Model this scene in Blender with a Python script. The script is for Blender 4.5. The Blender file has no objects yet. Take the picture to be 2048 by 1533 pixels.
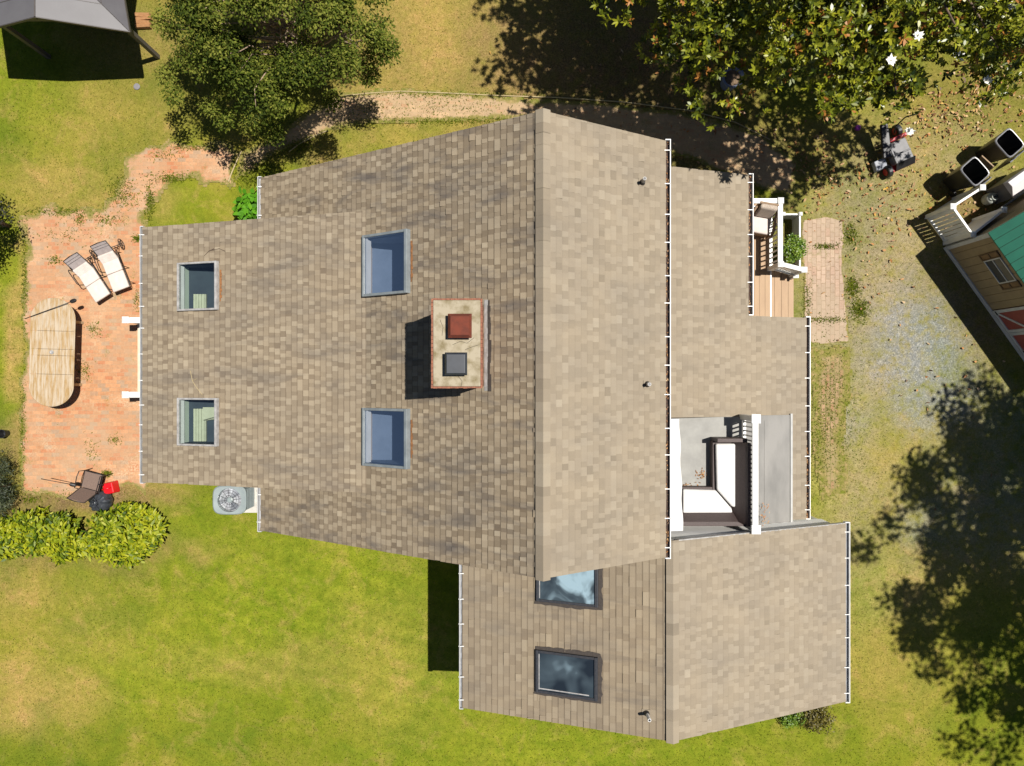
import bpy, math, random
import numpy as np
from mathutils import Vector, Matrix, noise

random.seed(7)
NP = np.random.default_rng(7)
SC = bpy.context.scene
COL = SC.collection
H = 19.5            # camera height in metres
F = 1422.0          # focal length in pixels of the 2048-wide photograph
SUNV = Vector((-.36, -.115, -1.0))   # shadow displacement per metre of height


def P(px, py, z=0.0):
    """photo point -> world point at height z (camera looks straight down)"""
    k = (H - z) / F
    return Vector(((px - 1024) * k, -(py - 766.5) * k, z))


# ---------------------------------------------------------------- materials
def new_mat(name):
    m = bpy.data.materials.new(name)
    m.use_nodes = True
    nt = m.node_tree
    return m, nt, nt.nodes['Principled BSDF']


def N(nt, typ, **kw):
    n = nt.nodes.new(typ)
    for k, v in kw.items():
        if k in n.inputs:
            n.inputs[k].default_value = v
        else:
            setattr(n, k, v)
    return n


def ramp(nt, stops, interp='LINEAR'):
    r = nt.nodes.new('ShaderNodeValToRGB')
    r.color_ramp.interpolation = interp
    el = r.color_ramp.elements
    while len(el) < len(stops):
        el.new(.5)
    for e, (p, c) in zip(el, stops):
        e.position = p
        e.color = (c[0], c[1], c[2], 1) if isinstance(c, (tuple, list)) else (c, c, c, 1)
    return r


def mixc(nt, fac, a, b, mode='MIX'):
    n = nt.nodes.new('ShaderNodeMix')
    n.data_type = 'RGBA'
    n.blend_type = mode
    n.clamp_factor = True
    for key, v in ((0, fac), (6, a), (7, b)):
        if isinstance(v, (int, float)):
            n.inputs[key].default_value = v
        elif isinstance(v, (tuple, list)):
            n.inputs[key].default_value = (v[0], v[1], v[2], 1)
        else:
            nt.links.new(v, n.inputs[key])
    return n.outputs[2]


def math_n(nt, op, a, b=None, c=None):
    n = nt.nodes.new('ShaderNodeMath')
    n.operation = op
    for i, v in enumerate((a, b, c)):
        if v is None:
            continue
        if isinstance(v, (int, float)):
            n.inputs[i].default_value = v
        else:
            nt.links.new(v, n.inputs[i])
    return n.outputs[0]


def coords(nt, scale=(1, 1, 1), rot=(0, 0, 0)):
    tc = nt.nodes.new('ShaderNodeTexCoord')
    mp = nt.nodes.new('ShaderNodeMapping')
    mp.inputs['Scale'].default_value = scale
    mp.inputs['Rotation'].default_value = rot
    nt.links.new(tc.outputs['Object'], mp.inputs['Vector'])
    return mp.outputs['Vector']


def noise_n(nt, vec, scale, detail=4, rough=.55, dist=0.0):
    n = nt.nodes.new('ShaderNodeTexNoise')
    n.inputs['Scale'].default_value = scale
    n.inputs['Detail'].default_value = detail
    n.inputs['Roughness'].default_value = rough
    n.inputs['Distortion'].default_value = dist
    nt.links.new(vec, n.inputs['Vector'])
    return n.outputs['Fac']


def bump(nt, h, strength, dist, bsdf):
    b = nt.nodes.new('ShaderNodeBump')
    b.inputs['Strength'].default_value = strength
    b.inputs['Distance'].default_value = dist
    nt.links.new(h, b.inputs['Height'])
    nt.links.new(b.outputs['Normal'], bsdf.inputs['Normal'])


def mat(name, c1, c2=None, scale=8, rough=.6, metal=0.0, bmp=.0, stretch=(1, 1, 1), lo=.35, hi=.65, spec=.5):
    m, nt, b = new_mat(name)
    c2 = c2 or tuple(x * .75 for x in c1)
    v = coords(nt, stretch)
    f = noise_n(nt, v, scale, 6, .6)
    r = ramp(nt, [(lo, c2), (hi, c1)])
    nt.links.new(f, r.inputs[0])
    nt.links.new(r.outputs[0], b.inputs['Base Color'])
    b.inputs['Roughness'].default_value = rough
    b.inputs['Metallic'].default_value = metal
    b.inputs['Specular IOR Level'].default_value = spec
    if bmp:
        bump(nt, noise_n(nt, v, scale * 3, 5), bmp, .01, b)
    return m


def shingle_mat(name, lo, mid, hi, stain=0.0):
    m, nt, b = new_mat(name)
    at = N(nt, 'ShaderNodeAttribute', attribute_name='tone')
    r = ramp(nt, [(0, lo), (.5, mid), (1, hi)])
    nt.links.new(at.outputs['Fac'], r.inputs[0])
    v = coords(nt)
    g = noise_n(nt, v, 160, 3, .7)
    gr = ramp(nt, [(.3, .86), (.7, 1.1)])
    nt.links.new(g, gr.inputs[0])
    c = mixc(nt, 1.0, r.outputs[0], gr.outputs[0], 'MULTIPLY')
    w = noise_n(nt, v, .8, 5, .6)
    wr = ramp(nt, [(.35, (.93, .93, .94)), (.65, (1.05, 1.03, 1.0))])
    nt.links.new(w, wr.inputs[0])
    c = mixc(nt, 1.0, c, wr.outputs[0], 'MULTIPLY')
    if stain:
        v2 = coords(nt, (.45, 2.2, 1))
        s = noise_n(nt, v2, 1.1, 5, .6, .4)
        sr = ramp(nt, [(.50, 0.0), (.72, 1.0)])
        nt.links.new(s, sr.inputs[0])
        f = math_n(nt, 'MULTIPLY', sr.outputs[0], stain)
        c = mixc(nt, f, c, (.085, .075, .07))
    nt.links.new(c, b.inputs['Base Color'])
    b.inputs['Roughness'].default_value = .92
    b.inputs['Specular IOR Level'].default_value = .25
    bump(nt, g, .35, .004, b)
    return m


def leaf_mat(name, stops, rough=.5, trans=.25, spec=.5):
    m, nt, b = new_mat(name)
    at = N(nt, 'ShaderNodeAttribute', attribute_name='tone')
    r = ramp(nt, stops)
    nt.links.new(at.outputs['Fac'], r.inputs[0])
    nt.links.new(r.outputs[0], b.inputs['Base Color'])
    b.inputs['Roughness'].default_value = rough
    b.inputs['Specular IOR Level'].default_value = spec
    tr = N(nt, 'ShaderNodeBsdfTranslucent')
    nt.links.new(r.outputs[0], tr.inputs['Color'])
    mx = N(nt, 'ShaderNodeMixShader')
    mx.inputs[0].default_value = trans
    nt.links.new(b.outputs[0], mx.inputs[1])
    nt.links.new(tr.outputs[0], mx.inputs[2])
    nt.links.new(mx.outputs[0], nt.nodes['Material Output'].inputs['Surface'])
    return m


def glass_mat(name, tint, fac, gloss=(1, 1, 1)):
    m, nt, b = new_mat(name)
    t = N(nt, 'ShaderNodeBsdfTransparent')
    t.inputs['Color'].default_value = (*tint, 1)
    g = N(nt, 'ShaderNodeBsdfGlossy')
    g.inputs['Color'].default_value = (*gloss, 1)
    g.inputs['Roughness'].default_value = .03
    mx = N(nt, 'ShaderNodeMixShader')
    mx.inputs[0].default_value = fac
    nt.links.new(t.outputs[0], mx.inputs[1])
    nt.links.new(g.outputs[0], mx.inputs[2])
    nt.links.new(mx.outputs[0], nt.nodes['Material Output'].inputs['Surface'])
    return m


def brick_mat(name, c1, c2, mortar, bw, bh, rotz, sand=(.5, .38, .26), sand_amt=.5, weed_amt=.5, grime=.5, msize=.006, redk=1.0, creep=0.0):
    m, nt, b = new_mat(name)
    v = coords(nt, (1, 1, 1), (0, 0, rotz))
    # small wobble so that the courses are not ruler-straight
    nz = N(nt, 'ShaderNodeTexNoise')
    nz.inputs['Scale'].default_value = 2.5
    nt.links.new(v, nz.inputs['Vector'])
    ad = N(nt, 'ShaderNodeVectorMath', operation='MULTIPLY_ADD')
    nt.links.new(nz.outputs['Color'], ad.inputs[0])
    ad.inputs[1].default_value = (.05, .05, 0)
    nt.links.new(v, ad.inputs[2])
    bt = N(nt, 'ShaderNodeTexBrick')
    nt.links.new(ad.outputs[0], bt.inputs['Vector'])
    bt.inputs['Color1'].default_value = (0, 0, 0, 1)
    bt.inputs['Color2'].default_value = (1, 1, 1, 1)
    bt.inputs['Mortar'].default_value = (.5, .5, .5, 1)
    bt.inputs['Scale'].default_value = 1
    bt.inputs['Brick Width'].default_value = bw
    bt.inputs['Row Height'].default_value = bh
    bt.inputs['Mortar Size'].default_value = msize
    bt.inputs['Mortar Smooth'].default_value = .3
    bt.inputs['Bias'].default_value = 0
    vw = coords(nt)
    hi_ = tuple(min(1, x * 1.14) for x in c1)
    mid = tuple((a + b_) / 2 for a, b_ in zip(c1, c2))
    red = (c1[0] * .99, c1[1] * (1 - .2 * redk), c1[2] * (1 - .24 * redk))
    rb_ = ramp(nt, [(.0, c2), (.10, c2), (.14, mid), (.40, c1), (.62, c1), (.66, red), (.80, red), (.84, hi_), (1, hi_)])
    nt.links.new(bt.outputs['Color'], rb_.inputs[0])
    c = mixc(nt, bt.outputs['Fac'], rb_.outputs[0], mortar)
    n1 = noise_n(nt, vw, 14, 5, .7)
    r1 = ramp(nt, [(.3, .82), (.7, 1.12)])
    nt.links.new(n1, r1.inputs[0])
    c = mixc(nt, 1.0, c, r1.outputs[0], 'MULTIPLY')
    n2 = noise_n(nt, vw, 1.1, 7, .68, .5)
    r2 = ramp(nt, [(.5, 0.0), (.68, 1.0)])
    nt.links.new(n2, r2.inputs[0])
    n3 = noise_n(nt, vw, 22, 5, .75)
    r3 = ramp(nt, [(.42, 0.0), (.6, 1.0)])
    nt.links.new(n3, r3.inputs[0])
    f = math_n(nt, 'MULTIPLY', math_n(nt, 'MULTIPLY', r2.outputs[0], r3.outputs[0]), sand_amt)
    c = mixc(nt, f, c, sand)
    mp = N(nt, 'ShaderNodeMapping')
    mp.inputs['Location'].default_value = (7.3, 3.1, 0)
    nt.links.new(vw, mp.inputs['Vector'])
    n4 = noise_n(nt, mp.outputs[0], 1.7, 7, .7, .3)
    r4 = ramp(nt, [(.58, 0.0), (.66, 1.0)])
    nt.links.new(n4, r4.inputs[0])
    n5 = noise_n(nt, vw, 30, 4, .7)
    r5 = ramp(nt, [(.45, 0.0), (.6, 1.0)])
    nt.links.new(n5, r5.inputs[0])
    f = math_n(nt, 'MULTIPLY', math_n(nt, 'MULTIPLY', r4.outputs[0], r5.outputs[0]), weed_amt)
    c = mixc(nt, f, c, (.14, .15, .03))
    n6 = noise_n(nt, mp.outputs[0], .6, 4, .6)
    r6 = ramp(nt, [(.35, 1.0), (.6, 0.0)])
    nt.links.new(n6, r6.inputs[0])
    c = mixc(nt, math_n(nt, 'MULTIPLY', r6.outputs[0], grime), c, tuple(x * .8 for x in sand))
    # grass and earth creeping in from the edges
    ea = N(nt, 'ShaderNodeAttribute', attribute_name='edge')
    g1 = noise_n(nt, vw, 5.5, 6, .7, .4)
    g2 = noise_n(nt, vw, 28, 4, .7)
    gs = math_n(nt, 'ADD', math_n(nt, 'MULTIPLY', g1, .75), math_n(nt, 'MULTIPLY', g2, .35))
    gm_ = math_n(nt, 'SUBTRACT', gs, math_n(nt, 'MULTIPLY', ea.outputs['Fac'], .62))
    rm_ = ramp(nt, [(.27 - creep, 0.0), (.38 - creep, 1.0)])
    nt.links.new(gm_, rm_.inputs[0])
    rg_ = ramp(nt, [(.36, (.125, .140, .018)), (.52, (.19, .165, .05)), (.66, (.30, .215, .10))])
    nt.links.new(g1, rg_.inputs[0])
    rg2 = ramp(nt, [(.3, .7), (.7, 1.3)])
    nt.links.new(g2, rg2.inputs[0])
    c = mixc(nt, rm_.outputs[0], c, mixc(nt, 1.0, rg_.outputs[0], rg2.outputs[0], 'MULTIPLY'))
    nt.links.new(c, b.inputs['Base Color'])
    b.inputs['Roughness'].default_value = .95
    b.inputs['Specular IOR Level'].default_value = .08
    hh = math_n(nt, 'ADD', math_n(nt, 'MULTIPLY', bt.outputs['Fac'], -1.0), n3)
    bump(nt, hh, .5, .006, b)
    return m


WHITE = mat('white_paint', (.72, .72, .71), (.62, .62, .60), 3, .45)
WHITE_FABRIC = mat('white_fabric', (.60, .59, .575), (.53, .52, .505), 3, .9, bmp=.6)
CREAM = mat('cream_fabric', (.60, .53, .48), (.53, .46, .415), 7, .9, bmp=.25)
GREY_METAL = mat('grey_painted_metal', (.25, .29, .29), (.21, .245, .25), 4, .4)
ALU = mat('skylight_metal', (.21, .235, .245), (.15, .17, .18), 5, .45)
ALU2 = mat('weathered_aluminium', (.38, .37, .36), (.24, .23, .22), 9, .5)
BLACK_METAL = mat('black_metal', (.022, .018, .017), (.012, .011, .011), 9, .45)
BLACK_PLASTIC = mat('black_plastic', (.02, .02, .022), (.012, .012, .014), 6, .4)
BROWN_WICKER = mat('dark_wicker', (.075, .052, .048), (.045, .030, .028), 60, .6, bmp=.4)
GUTTER_DIRT = mat('gutter_dirt', (.085, .05, .035), (.03, .02, .018), 25, .95, bmp=.5)
TAR_AND_SHADE = mat('tar', (.055, .045, .038), (.038, .030, .026), 20, .9, bmp=.3)  # tar patches; also the painted shadow side of the ridge vents
BLACK_FRAME = mat('weathered_black_frame', (.02, .023, .03), (.035, .035, .04), 18, .55, bmp=.2)
FLASHING = mat('membrane', (.235, .225, .21), (.165, .16, .15), 2.2, .75, bmp=.15, stretch=(1, .35, 1))
FLOORMEM = mat('deck_membrane', (.29, .285, .265), (.235, .23, .215), 3.0, .8, bmp=.1)
CONCRETE = mat('concrete_crown', (.33, .285, .205), (.17, .135, .07), 5, .95, bmp=.5, lo=.34, hi=.58)
CHIMNEY_BRICK = mat('chimney_brick', (.28, .11, .06), (.17, .07, .045), 16, .9, bmp=.5)
RUST = mat('rusty_cap', (.15, .038, .022), (.10, .030, .02), 9, .85, bmp=.2, spec=.2)
DARK_CAP = mat('dark_cap', (.028, .033, .043), (.02, .024, .032), 7, .45)
SIDING = mat('white_siding', (.76, .75, .72), (.70, .69, .66), 3, .55)
TEAK = mat('weathered_teak', (.315, .190, .062), (.43, .35, .25), 2.4, .7, bmp=.15, stretch=(7, 1, 1), lo=.40, hi=.66)
DECK = mat('deck_boards', (.37, .25, .148), (.32, .21, .125), 5, .7, bmp=.1, stretch=(1, .2, 1))
SHED_TAN = mat('shed_tan', (.30, .225, .125), (.25, .185, .105), 4, .75, bmp=.15)
SHED_DARK = mat('shed_groove', (.05, .04, .03), None, 4, .9)
SHED_TRIM = mat('shed_trim', (.55, .55, .54), (.45, .45, .45), 5, .6)
SHED_RED = mat('shed_red', (.30, .07, .055), (.25, .055, .045), 6, .7)
SHED_GREEN = mat('green_metal_roof', (.011, .105, .066), (.009, .088, .056), 3, .5, spec=.3)
SHED_BROWN = mat('brown_shutter', (.22, .13, .055), (.16, .09, .04), 9, .7)
GAZEBO = mat('gazebo_metal', (.115, .11, .115), (.10, .095, .10), 2, .45)
GAZEBO_FRAME = mat('gazebo_frame', (.085, .075, .07), (.07, .06, .055), 6, .5)
WOODLOG = mat('split_wood', (.42, .22, .09), (.26, .12, .05), 14, .85, bmp=.4, stretch=(1, 6, 6))
BARK = mat('bark', (.16, .11, .075), (.08, .055, .04), 12, .95, bmp=.8)
MYRTLE_BARK = mat('pale_bark', (.36, .26, .18), (.24, .17, .12), 12, .9, bmp=.5)
RED_PLASTIC = mat('red_plastic', (.62, .006, .012), (.55, .005, .010), 5, .35)
BAG = mat('black_bag', (.030, .034, .042), (.05, .055, .065), 9, .28, bmp=.8)
SLING = mat('brown_sling', (.17, .115, .09), (.14, .095, .075), 30, .8)
GREY_SLING = mat('grey_sling', (.30, .26, .25), (.26, .22, .21), 12, .85)
TAN_WICKER = mat('tan_wicker', (.32, .22, .14), (.16, .10, .06), 70, .75, bmp=.5)
SPECKLE = mat('speckled_cushion', (.52, .44, .36), (.25, .2, .16), 55, .9, bmp=.2)
INT_WALL = mat('interior_plaster', (.64, .72, .60), (.58, .65, .54), 3, .8)
INT_WALL_WARM = mat('interior_sash', (.72, .58, .45), (.66, .52, .40), 3, .8)
INT_SHADE = mat('interior_shade', (.035, .05, .065), (.025, .035, .05), 3, .8)  # shade of the room below, painted dark on well walls and floor
INT_SKY_TINT = mat('interior_sky_tint', (.15, .20, .28), (.125, .17, .24), 3, .8)  # sky reflection painted as blue on the well walls and floor
INT_CREAM = mat('interior_cream', (.44, .45, .33), (.38, .39, .28), 9, .8)
PROPANE = mat('propane_white', (.50, .52, .48), (.34, .37, .33), 8, .45)
LIGHT_WOOD = mat('light_step', (.62, .52, .38), (.55, .45, .32), 5, .7)
SOIL = mat('bare_soil', (.22, .15, .09), (.12, .08, .05), 14, .95, bmp=.6)
FLOWER = mat('petal_white', (.85, .84, .78), (.78, .76, .66), 8, .5)
BLUE_CUSHION = mat('blue_cushion', (.05, .07, .13), (.04, .055, .10), 8, .9)
PURPLE = mat('purple_plastic', (.22, .02, .25), None, 5, .5)
BIRDBATH = mat('blue_grey_rim', (.22, .25, .36), (.16, .19, .28), 5, .5)
GLASS_CLEAR = glass_mat('clear_pane', (.86, .92, .90), .14)
GLASS_BLUE = glass_mat('reflecting_pane', (.90, .93, .97), .36)
GLASS_DARK = glass_mat('window_pane', (.3, .32, .35), .2)

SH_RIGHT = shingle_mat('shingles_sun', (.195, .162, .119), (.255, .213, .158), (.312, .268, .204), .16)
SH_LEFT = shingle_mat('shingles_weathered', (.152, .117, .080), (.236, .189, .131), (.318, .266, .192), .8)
SH_EXT = shingle_mat('shingles_addition', (.162, .126, .088), (.236, .191, .134), (.314, .264, .191), .45)


def foggy_mat(name, amount, det=4, dist=1.1):
    m, nt, b = new_mat(name)
    v = coords(nt)
    a = noise_n(nt, v, 1.5, det, .5, dist)
    r = ramp(nt, [(.42 - .1 * amount, (.014, .020, .028)), (.62 - .12 * amount, (.05, .07, .085)), (.80 - .18 * amount, (.26, .36, .42))])
    nt.links.new(a, r.inputs[0])
    nt.links.new(r.outputs[0], b.inputs['Base Color'])
    b.inputs['Roughness'].default_value = .12
    b.inputs['Specular IOR Level'].default_value = .6
    return m


FOG_A = foggy_mat('fogged_pane', .9, 3, .5)
FOG_B = foggy_mat('hazed_pane', -.3, 2, .3)


# ---------------------------------------------------------------- mesh tools
class MB:
    def __init__(s):
        s.v, s.f, s.m, s.t = [], [], [], []

    def face(s, pts, m=0, t=.5):
        i = len(s.v)
        s.v.extend([tuple(p) for p in pts])
        s.f.append(tuple(range(i, i + len(pts))))
        s.m.append(m)
        s.t.append(t)

    def hexa(s, p, m=0, t=.5):
        """p: 8 points, bottom ring then top ring"""
        i = len(s.v)
        s.v.extend([tuple(q) for q in p])
        for f in ((3, 2, 1, 0), (4, 5, 6, 7), (0, 1, 5, 4), (1, 2, 6, 5), (2, 3, 7, 6), (3, 0, 4, 7)):
            s.f.append(tuple(i + k for k in f))
            s.m.append(m)
            s.t.append(t)

    def box(s, lo, hi, m=0, t=.5):
        x0, y0, z0 = lo
        x1, y1, z1 = hi
        s.hexa([(x0, y0, z0), (x1, y0, z0), (x1, y1, z0), (x0, y1, z0), (x0, y0, z1), (x1, y0, z1), (x1, y1, z1), (x0, y1, z1)], m, t)

    def obox(s, c, ax, ay, hx, hy, z0, z1, m=0, t=.5, taper=1.0):
        """box on plan axes ax, ay about c (x, y)"""
        c = Vector((c[0], c[1]))
        ax, ay = Vector(ax[:2]), Vector(ay[:2])
        b = [c + ax * sx * hx * taper + ay * sy * hy * taper for sx, sy in ((-1, -1), (1, -1), (1, 1), (-1, 1))]
        u = [c + ax * sx * hx + ay * sy * hy for sx, sy in ((-1, -1), (1, -1), (1, 1), (-1, 1))]
        s.hexa([(q.x, q.y, z0) for q in b] + [(q.x, q.y, z1) for q in u], m, t)

    def bar(s, p, q, w, h, m=0, t=.5, up=(0, 0, 1)):
        p, q = Vector(p), Vector(q)
        d = (q - p).normalized()
        up = Vector(up)
        sd = d.cross(up)
        if sd.length < 1e-4:
            sd = d.cross(Vector((1, 0, 0)))
        sd.normalize()
        u = sd.cross(d).normalized()
        sd, u = sd * w / 2, u * h / 2
        s.hexa([p - sd - u, p + sd - u, q + sd - u, q - sd - u, p - sd + u, p + sd + u, q + sd + u, q - sd + u], m, t)

    def tube(s, pts, r, n=8, m=0, t=.5, closed=False):
        pts = [Vector(p) for p in pts]
        rr = r if isinstance(r, (list, tuple)) else [r] * len(pts)
        base = len(s.v)
        k = len(pts)
        prev = None
        for i, p in enumerate(pts):
            if closed:
                d = pts[(i + 1) % k] - pts[i - 1]
            else:
                d = pts[min(i + 1, k - 1)] - pts[max(i - 1, 0)]
            d.normalize()
            a = prev if prev is not None else (Vector((0, 0, 1)) if abs(d.z) < .9 else Vector((1, 0, 0)))
            x = (a - d * a.dot(d))
            if x.length < 1e-5:
                x = d.orthogonal()
            x.normalize()
            prev = x
            y = d.cross(x)
            for j in range(n):
                an = 2 * math.pi * j / n
                s.v.append(tuple(p + (x * math.cos(an) + y * math.sin(an)) * rr[i]))
        for i in range(k if closed else k - 1):
            i2 = (i + 1) % k
            for j in range(n):
                j2 = (j + 1) % n
                s.f.append((base + i * n + j, base + i * n + j2, base + i2 * n + j2, base + i2 * n + j))
                s.m.append(m)
                s.t.append(t)
        if not closed:
            s.f.append(tuple(base + j for j in reversed(range(n))))
            s.f.append(tuple(base + (k - 1) * n + j for j in range(n)))
            s.m += [m, m]
            s.t += [t, t]

    def lathe(s, prof, c=(0, 0, 0), n=24, m=0, t=.5, cap=True):
        base = len(s.v)
        for r, z in prof:
            for j in range(n):
                a = 2 * math.pi * j / n
                s.v.append((c[0] + r * math.cos(a), c[1] + r * math.sin(a), c[2] + z))
        for i in range(len(prof) - 1):
            for j in range(n):
                j2 = (j + 1) % n
                s.f.append((base + i * n + j, base + i * n + j2, base + (i + 1) * n + j2, base + (i + 1) * n + j))
                s.m.append(m)
                s.t.append(t)
        if cap:
            s.f.append(tuple(base + j for j in reversed(range(n))))
            s.f.append(tuple(base + (len(prof) - 1) * n + j for j in range(n)))
            s.m += [m, m]
            s.t += [t, t]

    def build(s, name, mats, parent=None, local=False, smooth=False, bevel=0.0, seg=2):
        mats = mats if isinstance(mats, (list, tuple)) else [mats]
        me = bpy.data.meshes.new(name)
        off = Vector((0, 0, 0))
        if parent is not None and not local:
            root = parent
            while root.parent:
                root = root.parent
            off = root.location
        me.from_pydata([(x - off[0], y - off[1], z - off[2]) for x, y, z in s.v], [], s.f)
        for mm in mats:
            me.materials.append(mm)
        me.polygons.foreach_set('material_index', s.m)
        at = me.attributes.new('tone', 'FLOAT', 'FACE')
        at.data.foreach_set('value', s.t)
        if smooth:
            me.polygons.foreach_set('use_smooth', [True] * len(s.f))
        me.update()
        o = bpy.data.objects.new(name, me)
        COL.objects.link(o)
        o.parent = parent
        if bevel:
            b = o.modifiers.new('bevel', 'BEVEL')
            b.width = bevel
            b.segments = seg
            b.limit_method = 'ANGLE'
        return o


def tag(o, label=None, cat=None, group=None, kind=None):
    if label:
        o['label'] = label
    if cat:
        o['category'] = cat
    if group:
        o['group'] = group
    if kind:
        o['kind'] = kind
    return o


def thing(name, label, cat, loc=(0, 0, 0), rz=0.0, group=None):
    o = bpy.data.objects.new(name, None)
    o.empty_display_size = .2
    COL.objects.link(o)
    o.location = loc
    o.rotation_euler = (0, 0, rz)
    return tag(o, label, cat, group)


def copy_tree(o, parent=None):
    c = o.copy()
    COL.objects.link(c)
    c.parent = parent
    for ch in list(o.children):
        copy_tree(ch, c)
    return c


def put(o, loc, parent, rz=0.0, name=None):
    """linked copy of mesh o placed under parent"""
    c = o.copy()
    COL.objects.link(c)
    c.parent = parent
    c.location = loc
    c.rotation_euler = (0, 0, rz)
    return c


def np_mesh(name, V, nper, tone, material, parent=None):
    """V: (n, nper, 3) polygons without shared vertices"""
    n = V.shape[0]
    off = Vector((0, 0, 0))
    if parent is not None:
        root = parent
        while root.parent:
            root = root.parent
        off = root.location
    V = V - np.array(off)[None, None, :]
    me = bpy.data.meshes.new(name)
    me.vertices.add(n * nper)
    me.vertices.foreach_set('co', V.astype(np.float32).ravel())
    me.loops.add(n * nper)
    me.loops.foreach_set('vertex_index', np.arange(n * nper, dtype=np.int32))
    me.polygons.add(n)
    me.polygons.foreach_set('loop_start', np.arange(0, n * nper, nper, dtype=np.int32))
    me.polygons.foreach_set('loop_total', np.full(n, nper, dtype=np.int32))
    at = me.attributes.new('tone', 'FLOAT', 'POINT')
    at.data.foreach_set('value', np.repeat(tone, nper).astype(np.float32))
    me.materials.append(material)
    me.update(calc_edges=True)
    o = bpy.data.objects.new(name, me)
    COL.objects.link(o)
    o.parent = parent
    return o


def unit(a):
    return a / (np.linalg.norm(a, axis=-1, keepdims=True) + 1e-9)


def leaf_polys(pos, nrm, ax, L, W, six=False, droop=.12):
    """leaf blades at pos, growing along ax, facing nrm"""
    nrm = unit(nrm)
    ax = unit(ax - nrm * (ax * nrm).sum(-1, keepdims=True))
    sd = np.cross(nrm, ax)
    L = L[:, None]
    W = W[:, None]
    if six:
        pts = [pos, pos + ax * L * .3 + sd * W * .42 + nrm * L * .03, pos + ax * L * .68 + sd * W * .4 + nrm * L * .02,
               pos + ax * L - nrm * L * droop, pos + ax * L * .68 - sd * W * .4 + nrm * L * .02, pos + ax * L * .3 - sd * W * .42 + nrm * L * .03]
    else:
        pts = [pos, pos + ax * L * .45 + sd * W * .5 + nrm * L * .05, pos + ax * L - nrm * L * droop, pos + ax * L * .45 - sd * W * .5 + nrm * L * .05]
    return np.stack(pts, 1)


def crown_leaves(name, clumps, per, L, W, material, parent, up=.7, six=False, flat=.7, tone_mid=.5, tone_sp=.22, center=None, odd=0.0):
    C = np.array([c for c, r in clumps])
    R = np.array([r for c, r in clumps])
    n = len(C) * per
    idx = np.repeat(np.arange(len(C)), per)
    g = unit(NP.normal(size=(n, 3))) * (NP.random((n, 1)) ** .5) * .95
    g[:, 2] *= flat
    pos = C[idx] + g * R[idx][:, None]
    out = unit(g + NP.normal(size=(n, 3)) * .2)
    nrm = unit(out * .6 + np.array([0, 0, up]) + NP.normal(size=(n, 3)) * .45)
    ax = out + NP.normal(size=(n, 3)) * .6
    Ls = L * NP.uniform(.7, 1.25, n)
    Ws = W * NP.uniform(.75, 1.2, n)
    ct = NP.normal(0, tone_sp * .6, len(C))
    tone = np.clip(tone_mid + ct[idx] + NP.normal(0, tone_sp, n), 0, .9)
    if odd:
        tone = np.where(NP.random(n) < odd, 1.0, tone)
    return np_mesh(name, leaf_polys(pos, nrm, ax, Ls, Ws, six), 6 if six else 4, tone, material, parent)


def limb(mb, a, b, r0, r1, wob=.12, k=6):
    a, b = Vector(a), Vector(b)
    L = (b - a).length
    pts, rs = [], []
    for i in range(k + 1):
        t = i / k
        j = Vector((random.uniform(-1, 1), random.uniform(-1, 1), random.uniform(-.4, .6))) * wob * L * .3 * math.sin(math.pi * t)
        pts.append(a.lerp(b, t) + j + Vector((0, 0, L * .08 * math.sin(math.pi * t))))
        rs.append(r0 + (r1 - r0) * t)
    mb.tube(pts, rs, 6)
    return pts


def tree(name, label, cat, base, trunk_top, clumps, per, L, W, lmat, bmat, r0=.16, six=False, up=.7, flat=.7, group=None, nl=26, tone_mid=.5, tone_sp=.22, odd=0.0, stems=1):
    t = thing(name, label, cat, base, group=group)
    mb = MB()
    ends = []
    for s in range(stems):
        tt = Vector(trunk_top) + (Vector((random.uniform(-.5, .5), random.uniform(-.5, .5), 0)) if stems > 1 else Vector((0, 0, 0)))
        bb = Vector(base) + (Vector((random.uniform(-.15, .15), random.uniform(-.15, .15), 0)) if stems > 1 else Vector((0, 0, 0)))
        limb(mb, bb, tt, r0, r0 * .55, .1)
        ends.append((bb, tt))
    picks = random.sample(clumps, min(nl, len(clumps)))
    for i, (c, r) in enumerate(picks):
        bb, tt = ends[i % stems]
        k = random.uniform(.45, 1.0)
        limb(mb, bb.lerp(tt, k), c, r0 * .38, r0 * .07, .25)
    mb.build('trunk', bmat, t, smooth=True)
    crown_leaves('crown', clumps, per, L, W, lmat, t, up, six, flat, tone_mid, tone_sp, odd=odd)
    return t


def ellipsoid_clumps(c, rad, n, r, inner=.45, seed=1, zmin=None, gap=.0):
    rng = random.Random(seed)
    res = []
    while len(res) < n:
        d = Vector((rng.gauss(0, 1), rng.gauss(0, 1), rng.gauss(0, 1))).normalized()
        if d.z < -.55:
            continue
        wob = 1 + .22 * noise.noise(d * 1.9 + Vector((seed * 3.1, 0, 0))) * 2
        f = (inner + (1 - inner) * rng.random() ** .6) * wob
        p = Vector((c[0] + d.x * rad[0] * f, c[1] + d.y * rad[1] * f, c[2] + d.z * rad[2] * f))
        if zmin is not None and p.z < zmin:
            continue
        if gap and noise.noise(p * .9 + Vector((seed, seed, 0))) < gap - .5:
            continue
        res.append((tuple(p), r * rng.uniform(.7, 1.3)))
    return res


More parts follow.
